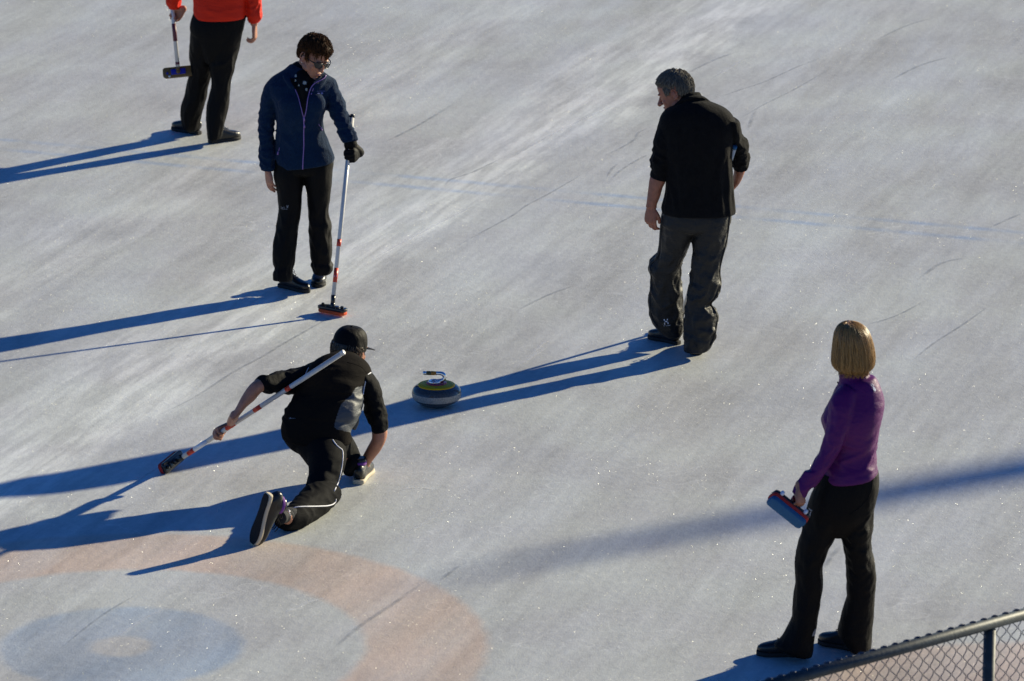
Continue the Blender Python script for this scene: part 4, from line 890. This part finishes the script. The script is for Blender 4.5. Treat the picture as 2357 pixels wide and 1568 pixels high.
# broom of the person in red: pole passes the hand, head hangs beside the left leg
rt = fR.p(208,-180,.13); rh = fR.p(296,750,.085)
def redx(M, r, base, j, top):
    mk('inlay', xf(rbox(.0,-.0,.009,.105,.040,.006,.002,.004), M), 'head_blue', r, base)
    mk('knob', xf(tube([(-.078,-.006,.0),(-.078,-.006,.012)], [.009,.008], 14), M), 'head_blue', r, base)
    mk('knob', xf(tube([(-.066,-.028,.0),(-.066,-.028,.006)], [.008,.007], 14), M), 'label_white', r, base)
    mk('sticker', tube([j+(top-j)*.31, j+(top-j)*.52], .0152, 20), 'tape_dark', r, base)
broom(rt, rh, (.985,.06,.09), (-.06,-.93,.36), 'head_gold', 'head_gold', 'white broom with gold and blue head, held by the person in the red jacket', rad=.0148, L=.222, Wd=.076, padh=.010,
      bands=((.035,.065,'tape_dark'),), knobs=False, joint=.03, extra=redx)
# ================================================================== stone
def stone():
    c = G(1005, 933); c.z = 0; r = empty('curling_stone', c); base = c
    Rr = .1445
    prof = [(.0,.003),(.055,.002),(.066,.0),(.075,.004)]
    for i in range(0, 13):
        t = R(-62+i*5.0*1.0); 
    sz_ = lambda P_: [(a_, b_*1.09) for a_, b_ in P_]
    low = [(.075,.004),(.095,.012),(.115,.023),(.130,.034),(.1375,.042)]
    band = [(.1375,.042),(.1415,.050),(.1440,.060),(.1446,.068),(.1440,.078)]
    upp = [(.1440,.078),(.1415,.086),(.1355,.096),(.1260,.1045),(.113,.111),(.104,.1135)]
    mk('granite_body', lathe(sz_([(.001,.003),(.055,.003),(.066,.0)]+low), 96, c), 'granite_dark', r, base)
    mk('striking_band', lathe(sz_(band), 96, c), 'granite_band', r, base)
    mk('granite_top', lathe(sz_(upp+[(.06,.116),(.001,.116)]), 96, c), 'granite_dark', r, base)
    t = mk('handle_disc', lathe([(.1085,.1115),(.1090,.115),(.105,.1185),(.085,.1225),(.060,.125),(.058,.124)], 96, c+Vector((0,0,.010))), 'stone_yellow', r, base)
    mk('centre_disc', lathe([(.0595,.1235),(.0595,.1285),(.056,.130),(.030,.131),(.001,.131)], 64, c+Vector((0,0,.010))), 'stone_red', r, base)
    mk('handle_ring', lathe([(.036,.131),(.037,.137),(.034,.141),(.028,.142),(.024,.139),(.023,.133)], 48, c+Vector((-.012,0,.010))), 'chrome', r, base)
    g = lambda x, z, y=0: c+Vector((x, y, z+.010))
    stem = tube([g(-.005,0.1360),g(.018,0.1382),(g(.036,0.1433)),g(.045,0.1535),g(.046,0.1652),g(.040,0.1769),g(.026,0.1835),g(.008,0.1849),g(.002,0.1849)], [.012,.0125,.012,.0115,.012,.0125,.0115,.0105,.0105], 18, sub=5)
    h = mk('gooseneck', stem, 'chrome', r, base)
    rg = lambda x0, x1, r0, r1, m, n_: mk(n_, tube([g(x0,.1845+(.002-x0)*.02), g((x0+x1)/2,.1845+(.002-x0)*.02), g(x1,.1845+(.002-x1)*.02)], [r0,(r0+r1)/2+.0006,r1], 20), m, h, base)
    rg(.004,-.001,.0118,.0118,'chrome','grip_collar'); rg(-.001,-.031,.0105,.0122,'grip_orange','grip'); rg(-.031,-.060,.0122,.0110,'grip_olive','grip')
    rg(-.060,-.078,.0112,.0102,'chrome','grip_end'); rg(-.078,-.081,.0102,.006,'chrome','grip_end')
    tag(r, 'granite curling stone with yellow top and chrome handle, ahead of the sliding man', 'curling stone')
    # small emblem on the yellow disc
    el = [rbox(0,-.090,.1219,.012,.004,.0012,.0003), rbox(0,-.084,.1228,.008,.003,.0012,.0003)]
    mk('emblem', xf(join(el), Matrix.Translation(c+Vector((0,0,.010)))), 'stone_red', r, base, smooth=False)
stone()
# ================================================================== chain-link fence
def fence():
    zt = 1.05
    p0 = G(1790, 1572, zt); p1 = G(2357, 1414, zt); d = (p1-p0); d.z = 0; d.normalize(); up = Vector((0,0,1)); nr = Vector((d.y,-d.x,0))
    if nr.y > 0: nr = -nr
    a, b = p0-d*1.0, p1+d*1.2; Lf = (b-a).length; base = Vector((a.x,a.y,0))
    r = empty('chain_link_fence', base)
    rail = tube([a, b], .026, 28)
    mk('top_rail', rail, 'fence_steel', r, base)
    q = G(2279, 1436, zt); t = (q-a).dot(d)
    for k in (-1,0,1):
        tt = t + k*2.0
        if 0 < tt < Lf: mk('post', tube([a+d*tt+Vector((0,0,-zt)), a+d*tt+Vector((0,0,-.027))], .027, 20), 'fence_steel', r, base)
    mk('bottom_rail', tube([a+Vector((0,0,.06-zt)), b+Vector((0,0,.06-zt))], .018, 12), 'fence_steel', r, base)
    # woven wires: each zigzags through the depth of the mesh
    pitch = .066; W_ = []; K_ = []; nz = int((zt-.03)/pitch)
    nx = int(Lf/pitch*2)
    for i in range(nx):
        pts = []; x = i*pitch/2
        for k in range(nz*2+1):
            s = ((k+i) % 2)
            zz = zt-.020 - k*pitch/2
            o = (.5 if s else -.0)*pitch
            pts.append(a + d*(x + (pitch*.5 if s else 0) + (.002 if s else -.002)) + Vector((0,0,zz-zt)) + nr*(.012*(1 if k % 2 else -1)*.35))
        sm = [pts[0]]
        for p_, q_ in zip(pts, pts[1:]): sm += [p_*.82+q_*.18, p_*.5+q_*.5+nr*.002, p_*.18+q_*.82]
        W_.append(tube(sm, .0022, 6))
        if i % 2: K_.append(capsule([a+d*(x-.006)+Vector((0,0,.020))-nr*.018, a+d*x+Vector((0,0,.027))-nr*.010, a+d*(x+.007)+Vector((0,0,.027))+nr*.002], .0045, n=7, sub=2))
    mk('wire_mesh', join(W_+K_), 'fence_wire', r, base)
    tag(r, 'dark chain-link fence with a steel top rail crossing the lower right corner', 'fence')
fence()
# ================================================================== ice
Hc = Vector((-1.950, 22.97)); play = math.atan2(.93, .363)
def ice_mat():
    m = bpy.data.materials.new('ice'); N, L = nodes(m); b = N['Principled BSDF']; out = N['Material Output']
    def new(t, **k):
        n = N.new(t)
        for a, v in k.items(): setattr(n, a, v)
        return n
    def M_(op, a, b_=None, c_=None, clamp=False):
        n = new('ShaderNodeMath', operation=op); n.use_clamp = clamp
        for i, v in enumerate((a, b_, c_)):
            if v is None: continue
            if isinstance(v, (int, float)): n.inputs[i].default_value = v
            else: L.new(v, n.inputs[i])
        return n.outputs[0]
    def MR(v, a, b_, c_, d, smooth=True):
        n = new('ShaderNodeMapRange'); n.interpolation_type = 'SMOOTHSTEP' if smooth else 'LINEAR'; n.clamp = True
        for i, q in enumerate((a, b_, c_, d)): n.inputs[i+1].default_value = q
        L.new(v, n.inputs[0]); return n.outputs[0]
    def MIX(f_, a, b_):
        n = new('ShaderNodeMix', data_type='RGBA')
        if isinstance(f_, (int,float)): n.inputs[0].default_value = f_
        else: L.new(f_, n.inputs[0])
        for i, v in ((6,a),(7,b_)):
            if isinstance(v, tuple): n.inputs[i].default_value = (*v, 1)
            else: L.new(v, n.inputs[i])
        return n.outputs[2]
    geo = new('ShaderNodeNewGeometry'); pos = geo.outputs['Position']
    def mapped(rot=0, sc=(1,1,1), loc=(0,0,0)):
        r_ = new('ShaderNodeVectorRotate', rotation_type='Z_AXIS'); r_.inputs['Angle'].default_value = -rot; L.new(pos, r_.inputs['Vector'])
        mp = new('ShaderNodeMapping'); mp.inputs['Scale'].default_value = sc; mp.inputs['Location'].default_value = loc; L.new(r_.outputs[0], mp.inputs['Vector']); return mp.outputs[0]
    def NZ(v, scale, det=4, rough=.55, dist=0):
        n = new('ShaderNodeTexNoise'); n.inputs['Scale'].default_value = scale; n.inputs['Detail'].default_value = det; n.inputs['Roughness'].default_value = rough; n.inputs['Distortion'].default_value = dist
        L.new(v, n.inputs['Vector']); return n.outputs['Fac']
    def dist(cx, cy, wob=None):
        s = new('ShaderNodeVectorMath', operation='DISTANCE'); L.new(pos, s.inputs[0]); s.inputs[1].default_value = (cx, cy, 0)
        return s.outputs['Value'] if wob is None else M_('ADD', s.outputs['Value'], wob)
    wob = M_('MULTIPLY', M_('SUBTRACT', NZ(mapped(), 9, 4), .5), .05)
    big = NZ(mapped(play+.12, (.35,1.6,1)), 1.1, 5, .6)            # broad swept bands along the sheet
    mid = NZ(mapped(play+.05, (.9,7,1), (3,1,0)), 1.5, 6, .65)
    grain = NZ(mapped(0, (1,.7,1)), 95, 3, .7)
    peb = NZ(mapped(0,(1,.75,1)), 22, 4, .65)
    patchy = NZ(mapped(), .9, 5, .6)
    v = M_('ADD', 1.0, M_('MULTIPLY', M_('SUBTRACT', big, .5), .85))
    v = M_('ADD', v, M_('MULTIPLY', M_('SUBTRACT', mid, .5), .50))
    v = M_('ADD', v, M_('MULTIPLY', M_('SUBTRACT', grain, .5), .30))
    v = M_('ADD', v, M_('MULTIPLY', M_('SUBTRACT', peb, .5), .36))
    v = M_('ADD', v, M_('MULTIPLY', M_('SUBTRACT', patchy, .5), .65))
    base = (.52,.525,.515)
    c = MIX(MR(patchy, .4, .65, 0, 1), base, (.505,.52,.495))
    # painted house, seen through the ice
    d1 = dist(Hc.x, Hc.y, wob); faded = MR(NZ(mapped(play, (.5,2,1)), 1.6, 4), .3, .7, .62, 1.0)
    def ring_(d, r0, r1, e=.03):
        return M_('MULTIPLY', MR(d, r0-e, r0+e, 0, 1), MR(d, r1-e, r1+e, 1, 0))
    c = MIX(M_('MULTIPLY', M_('MULTIPLY', ring_(d1, 1.22, 1.83, .04), faded), .78), c, (.60,.455,.36))
    c = MIX(M_('MULTIPLY', M_('MULTIPLY', ring_(d1, .155, .61, .04), faded), .54), c, (.23,.34,.50))
    c = MIX(M_('MULTIPLY', ring_(d1, -.5, .15, .02), .06), c, (.60,.455,.36))
    ps = Vector((math.cos(play-math.pi/2), math.sin(play-math.pi/2)))*4.85
    d2 = dist(Hc.x+ps.x, Hc.y+ps.y, wob)
    c = MIX(M_('MULTIPLY', M_('MULTIPLY', ring_(d2, 1.22, 1.83, .06), faded), .8), c, (.60,.455,.36))
    c = MIX(M_('MULTIPLY', M_('MULTIPLY', ring_(d2, .155, .61, .03), faded), .6), c, (.20,.305,.47))
    # twin blue lines across the sheets
    la = G(0, 321); lb = G(2357, 536); ld = (lb-la).normalized(); ln_ = Vector((-ld.y, ld.x, 0)); 
    dp = new('ShaderNodeVectorMath', operation='DOT_PRODUCT'); L.new(pos, dp.inputs[0]); dp.inputs[1].default_value = tuple(ln_); s0 = la.dot(ln_)
    tt = M_('ADD', M_('SUBTRACT', dp.outputs['Value'], s0), M_('MULTIPLY', wob, .6))
    for o in (0.0, -.27):
        q = M_('MULTIPLY', MR(M_('ABSOLUTE', M_('SUBTRACT', tt, o)), .0, .075, 1, 0), MR(NZ(mapped(play,(.6,1.5,1),(4,4,0)), 1.3, 4), .38, .62, .15, 1))
        c = MIX(M_('MULTIPLY', M_('MULTIPLY', q, faded), .60), c, (.26,.37,.55))
    # dark curved skid marks and fine white scratches: level lines of stretched noise
    def scr(rot, sc, loc, scale, w, det=2, lo=.52, hi=.60, msc=.9, mloc=(5,2,0)):
        n = NZ(mapped(rot, sc, loc), scale, det, .4, .3)
        return M_('MULTIPLY', MR(M_('ABSOLUTE', M_('SUBTRACT', n, .5)), 0, w, 1, 0), MR(NZ(mapped(play, (.5,1.2,1), mloc), msc, 3), lo, hi, 0, 1))
    # swept, frostier lanes along the sheet
    for (x, y, wd, am) in ((1010,466,.42,.36),(1500,60,.25,.20),(330,480,.5,.13),(640,930,.9,.06)):
        p_ = G(x, y); nrm_ = Vector((-math.sin(play+.02), math.cos(play+.02), 0)); dq = new('ShaderNodeVectorMath', operation='DOT_PRODUCT'); L.new(pos, dq.inputs[0]); dq.inputs[1].default_value = tuple(nrm_)
        e_ = M_('ADD', M_('SUBTRACT', dq.outputs['Value'], p_.dot(nrm_)), M_('MULTIPLY', M_('SUBTRACT', patchy, .5), .9))
        v = M_('ADD', v, M_('MULTIPLY', M_('MULTIPLY', MR(M_('ABSOLUTE', e_), wd*.25, wd, 1, 0), MR(mid, .35, .65, .35, 1.25)), am))
    dk0 = M_('ADD', scr(play+.12, (.10,1.0,1), (2,5,0), 1.5, .0035), scr(play-.05, (.14,1.1,1), (9,1,0), 1.9, .0032, mloc=(1,8,0), lo=.50), clamp=True)
    wt = M_('ADD', scr(.3, (1,1.4,1), (3,3,0), 1.3, .004, 3, .5, .56, .8, (9,9,0)), scr(1.9, (1.3,.8,1), (7,2,0), 1.6, .0035, 3, .5, .58, .9, (2,6,0)), clamp=True)
    v = M_('ADD', v, M_('MULTIPLY', wt, .16))
    for (x, y) in ((1072,1277),(1009,1396),(1385,1009),(1285,1118),(1255,1147),(1040,832-0),(1152,1280-60),(575,1352),(520,1570)):
        p = G(x, y); dd = dist(p.x, p.y, M_('MULTIPLY', wob, .08))
        v = M_('ADD', v, M_('MULTIPLY', MR(M_('ABSOLUTE', M_('SUBTRACT', dd, .062)), .002, .007, 1, 0), .16))
    cm = new('ShaderNodeVectorMath', operation='SCALE'); L.new(c, cm.inputs[0]); L.new(v, cm.inputs['Scale'])
    L.new(cm.outputs[0], b.inputs['Base Color'])
    L.new(MR(big, .3, .7, .62, .42), b.inputs['Roughness']); b.inputs['IOR'].default_value = 1.31; b.inputs['Specular IOR Level'].default_value = .5
    bp = new('ShaderNodeBump'); bp.inputs['Distance'].default_value = .0035; bp.inputs['Strength'].default_value = .32; L.new(M_('ADD', grain, M_('MULTIPLY', peb, 2.0)), bp.inputs['Height']); L.new(bp.outputs[0], b.inputs['Normal'])
    # loose ice crystals: tiny facets tilted at random that flash when one faces the sun
    shd = b.outputs[0]
    for sc_, th, thr in ((50, .065, .02),(130, .15, .0)):
        vo = new('ShaderNodeTexVoronoi', voronoi_dimensions='2D'); vo.inputs['Scale'].default_value = sc_; L.new(pos, vo.inputs['Vector'])
        sub = new('ShaderNodeVectorMath', operation='SUBTRACT'); L.new(vo.outputs['Color'], sub.inputs[0]); sub.inputs[1].default_value = (.5,.5,.25)
        nm = new('ShaderNodeVectorMath', operation='NORMALIZE'); L.new(sub.outputs[0], nm.inputs[0])
        gl = new('ShaderNodeBsdfGlossy'); gl.inputs['Roughness'].default_value = .26; gl.inputs['Color'].default_value = (.9,.9,.9,1); L.new(nm.outputs[0], gl.inputs['Normal'])
        mk_ = MR(vo.outputs['Distance'], th*.75, th, 1, 0)
        gc = new('ShaderNodeVectorMath', operation='SCALE'); gc.inputs[0].default_value = (.11,.11,.11); L.new(mk_, gc.inputs['Scale']); L.new(gc.outputs[0], gl.inputs['Color'])
        mx = new('ShaderNodeAddShader'); L.new(shd, mx.inputs[0]); L.new(gl.outputs[0], mx.inputs[1]); shd = mx.outputs[0]
    L.new(shd, out.inputs['Surface'])
    MATS['ice'] = m
ice_mat()
g = mk('ice', ([Vector((-400,-200,0)),Vector((400,-200,0)),Vector((400,700,0)),Vector((-400,700,0))], [(0,1,2,3)]), 'ice', smooth=False); g['kind'] = 'structure'
# skid marks: thin dark and pale streaks lying on the ice
def marks():
    for nm, rgb, al, L_ in (('skid_marks', (.24,.255,.28), .30, [
        [(1040,574),(1079,551),(1138,519),(1180,496),(1212,473),(1247,455),(1286,433),(1325,410),(1350,394)],
        [(1391,359),(1430,340),(1462,320),(1470,305),(1512,287)], [(1397,408),(1407,391),(1423,375)], [(1399,422),(1430,391),(1470,367),(1497,353)],
        [(1024,428),(1036,414),(1071,402),(1102,390),(1196,344)], [(1630,232),(1700,208),(1760,188),(1840,152),(1905,128)], [(1700,275),(1760,240),(1830,205),(1925,150)],
        [(1722,300),(1730,275),(1742,250)], [(2096,833),(2150,790),(2220,745),(2282,700)], [(1985,750),(2060,728),(2130,692)], [(2108,646),(2170,605),(2240,592)],
        [(350,963),(443,917),(538,856),(602,822),(663,785),(748,737),(810,700)], [(1896,1310),(1915,1280),(1940,1252)], [(2010,96),(2080,62),(2150,40)],
        [(1560,180),(1640,140),(1700,118)], [(300,1118),(345,1088),(400,1060),(450,1052)], [(1010,1338),(1040,1315),(1060,1300)], [(760,1500),(830,1440),(905,1390),(990,1330)],
        [(2270,528),(2320,505),(2356,490)], [(620,200),(700,160),(790,120)], [(880,330),(960,290),(1050,236)], [(130,1500),(230,1420),(320,1365)], [(2040,190),(2120,150),(2200,128)], [(1180,720),(1260,680),(1330,655)]]),
        ('frost_marks', (.86,.87,.88), .34, [
        [(1160,372),(1290,300),(1420,240)], [(1640,180),(1690,150),(1720,132)], [(850,600),(1000,520),(1100,470)], [(1180,850),(1230,818),(1262,795)], [(1216,820),(1240,800),(1262,780)], [(1130,880),(1200,852)],
        [(1850,1120),(1900,1080),(1960,1050)], [(260,1475),(330,1425),(395,1395)], [(1140,870),(1163,862)], [(500,1180),(520,1150)], [(900,1250),(990,1195),(1040,1160)], [(1950,980),(1985,940),(2010,905)], [(640,1420),(700,1390),(760,1372)], [(905,1130),(960,1122),(1010,1128)]])):
        m = bpy.data.materials.new(nm); N, L = nodes(m); b = N['Principled BSDF']; b.inputs['Base Color'].default_value = (*rgb,1); b.inputs['Roughness'].default_value = .5
        gg = N.new('ShaderNodeNewGeometry'); nz = N.new('ShaderNodeTexNoise'); nz.inputs['Scale'].default_value = 14; nz.inputs['Detail'].default_value = 5; L.new(gg.outputs['Position'], nz.inputs['Vector'])
        at = N.new('ShaderNodeAttribute'); at.attribute_name = 'edge'
        mr = N.new('ShaderNodeMapRange'); mr.inputs[1].default_value = .35; mr.inputs[2].default_value = .65; mr.inputs[3].default_value = al*.35; mr.inputs[4].default_value = al*1.15; L.new(nz.outputs['Fac'], mr.inputs[0])
        mu = N.new('ShaderNodeMath'); mu.operation = 'MULTIPLY'; L.new(mr.outputs[0], mu.inputs[0]); L.new(at.outputs['Fac'], mu.inputs[1]); L.new(mu.outputs[0], b.inputs['Alpha']); MATS[nm] = m
        V, Fs, E_ = [], [], []; rnd = random.Random(3)
        for pts in L_:
            q = interp([tuple(G(*p, .0025)) for p in pts], 6); P = [Vector(a) for a in q]; w0 = rnd.uniform(.010,.020); o = len(V)
            for i, p in enumerate(P):
                T = (P[min(i+1,len(P)-1)]-P[max(i-1,0)]).normalized(); A = Vector((-T.y,T.x,0)); u = i/(len(P)-1); e = min(1, 4*u, 4*(1-u)); ww = w0*(.5+.5*e)
                for k, ed in ((-1,0),(-.3,1),(.3,1),(1,0)): V.append(p+A*ww*k); E_.append(ed*e)
            for i in range(len(P)-1):
                for k in range(3): Fs.append((o+i*4+k, o+i*4+k+1, o+(i+1)*4+k+1, o+(i+1)*4+k))
        ob = mk(nm, (V, Fs), nm, smooth=False); a_ = ob.data.attributes.new('edge', 'FLOAT', 'POINT'); a_.data.foreach_set('value', E_); ob['kind'] = 'stuff'
        ob['label'] = 'thin %s streaks left by shoes and brooms across the ice' % ('dark' if nm[0] == 's' else 'white'); ob['category'] = 'ice marks'
marks()
# ================================================================== sun, sky and the tree whose tip shades the ice
SUN_EL, SUN_AZ = 18.5, 35.5                # azimuth counted from +X towards +Y
sd = Vector((math.cos(R(SUN_EL))*math.cos(R(SUN_AZ)), math.cos(R(SUN_EL))*math.sin(R(SUN_AZ)), math.sin(R(SUN_EL))))
sl = bpy.data.lights.new('sun', 'SUN'); sl.energy = 4.9; sl.angle = R(.75); sl.color = (1.0,.90,.64)
so = bpy.data.objects.new('sun', sl); col.objects.link(so); so.rotation_euler = sd.to_track_quat('Z','Y').to_euler(); so.location = (20,40,20)
w = bpy.data.worlds.new('World'); scene.world = w; w.use_nodes = True; N, L = w.node_tree.nodes, w.node_tree.links
sky = N.new('ShaderNodeTexSky'); sky.sky_type = 'NISHITA'; sky.sun_disc = False; sky.sun_elevation = R(SUN_EL); sky.sun_rotation = R(90-SUN_AZ); sky.altitude = 1500; sky.dust_density = .3; sky.ozone_density = 1.6
hs = N.new('ShaderNodeHueSaturation'); hs.inputs['Saturation'].default_value = 1.25; L.new(sky.outputs[0], hs.inputs['Color']); tn = N.new('ShaderNodeVectorMath'); tn.operation = 'MULTIPLY'; tn.inputs[1].default_value = (.48,.80,1.33); L.new(hs.outputs[0], tn.inputs[0]); L.new(tn.outputs[0], N['Background'].inputs['Color']); N['Background'].inputs['Strength'].default_value = .053
def spruce():
    P0, P1 = G(1060, 1322), G(2357, 1082); hgt = 11.0; te = math.tan(R(SUN_EL)); sh = Vector((sd.x, sd.y, 0)).normalized(); pr = Vector((-sh.y, sh.x, 0))
    h1 = (P1-P0).dot(sh)*te; lat = (P1-P0).dot(pr)                # the leader leans a little, the rest stands upright
    def axis(z):
        h = hgt-z; k = min(h/h1, 1.25); return P0 + sh*(hgt/te) + pr*lat*k + Vector((0,0,z))
    b = axis(0); r = empty('spruce_tree', b); rnd = random.Random(5)
    mk('trunk', tube([axis(z) for z in (0, hgt*.5, hgt-h1*1.3, hgt-h1*.6, hgt-.1)], [.20,.12,.05,.03,.012], 12), 'bark', r, b)
    V, Fs = [], []
    for k in range(15000):
        t = rnd.random()**1.5; z = hgt*(1-t*.86); rad = (.02+.125*(hgt-z)*(.75+.5*rnd.random()))*math.sqrt(rnd.random())
        a = rnd.uniform(0, 2*math.pi); c = axis(z)+Vector((rad*math.cos(a), rad*math.sin(a), -rad*.35)); s = rnd.uniform(.05,.12)*(.4+.6*min(1,(hgt-z)/1.5))
        u = Vector((math.cos(a), math.sin(a), -.3+rnd.gauss(0,.2))).normalized()*s; v = Vector((-math.sin(a), math.cos(a), rnd.gauss(0,.4))).normalized()*s*.35
        n = len(V); V += [c-u*.5-v*.5, c+u*.2-v, c+u, c+u*.2+v]; Fs.append((n,n+1,n+2,n+3))
    mk('crown', (V, Fs), 'needles', r, b, smooth=False)
    tag(r, 'narrow spruce tree standing to the right of the rink, only its shadow reaching the ice', 'tree')
spruce()
# ================================================================== camera
cd = bpy.data.cameras.new('camera'); co = bpy.data.objects.new('camera', cd); col.objects.link(co); scene.camera = co
co.location = CAM; co.rotation_euler = (math.pi/2-PIT, 0, 0); cd.sensor_width = 36; cd.lens = F/2357*36; cd.clip_end = 3000; cd.clip_start = .5
cd.dof.use_dof = True; cd.dof.focus_distance = 27.6; cd.dof.aperture_fstop = 5.6
scene.view_settings.view_transform = 'Standard'; scene.view_settings.look = 'None'; scene.view_settings.gamma = 1; scene.view_settings.exposure = .65
scene.render.resolution_x = 1024; scene.render.resolution_y = 681
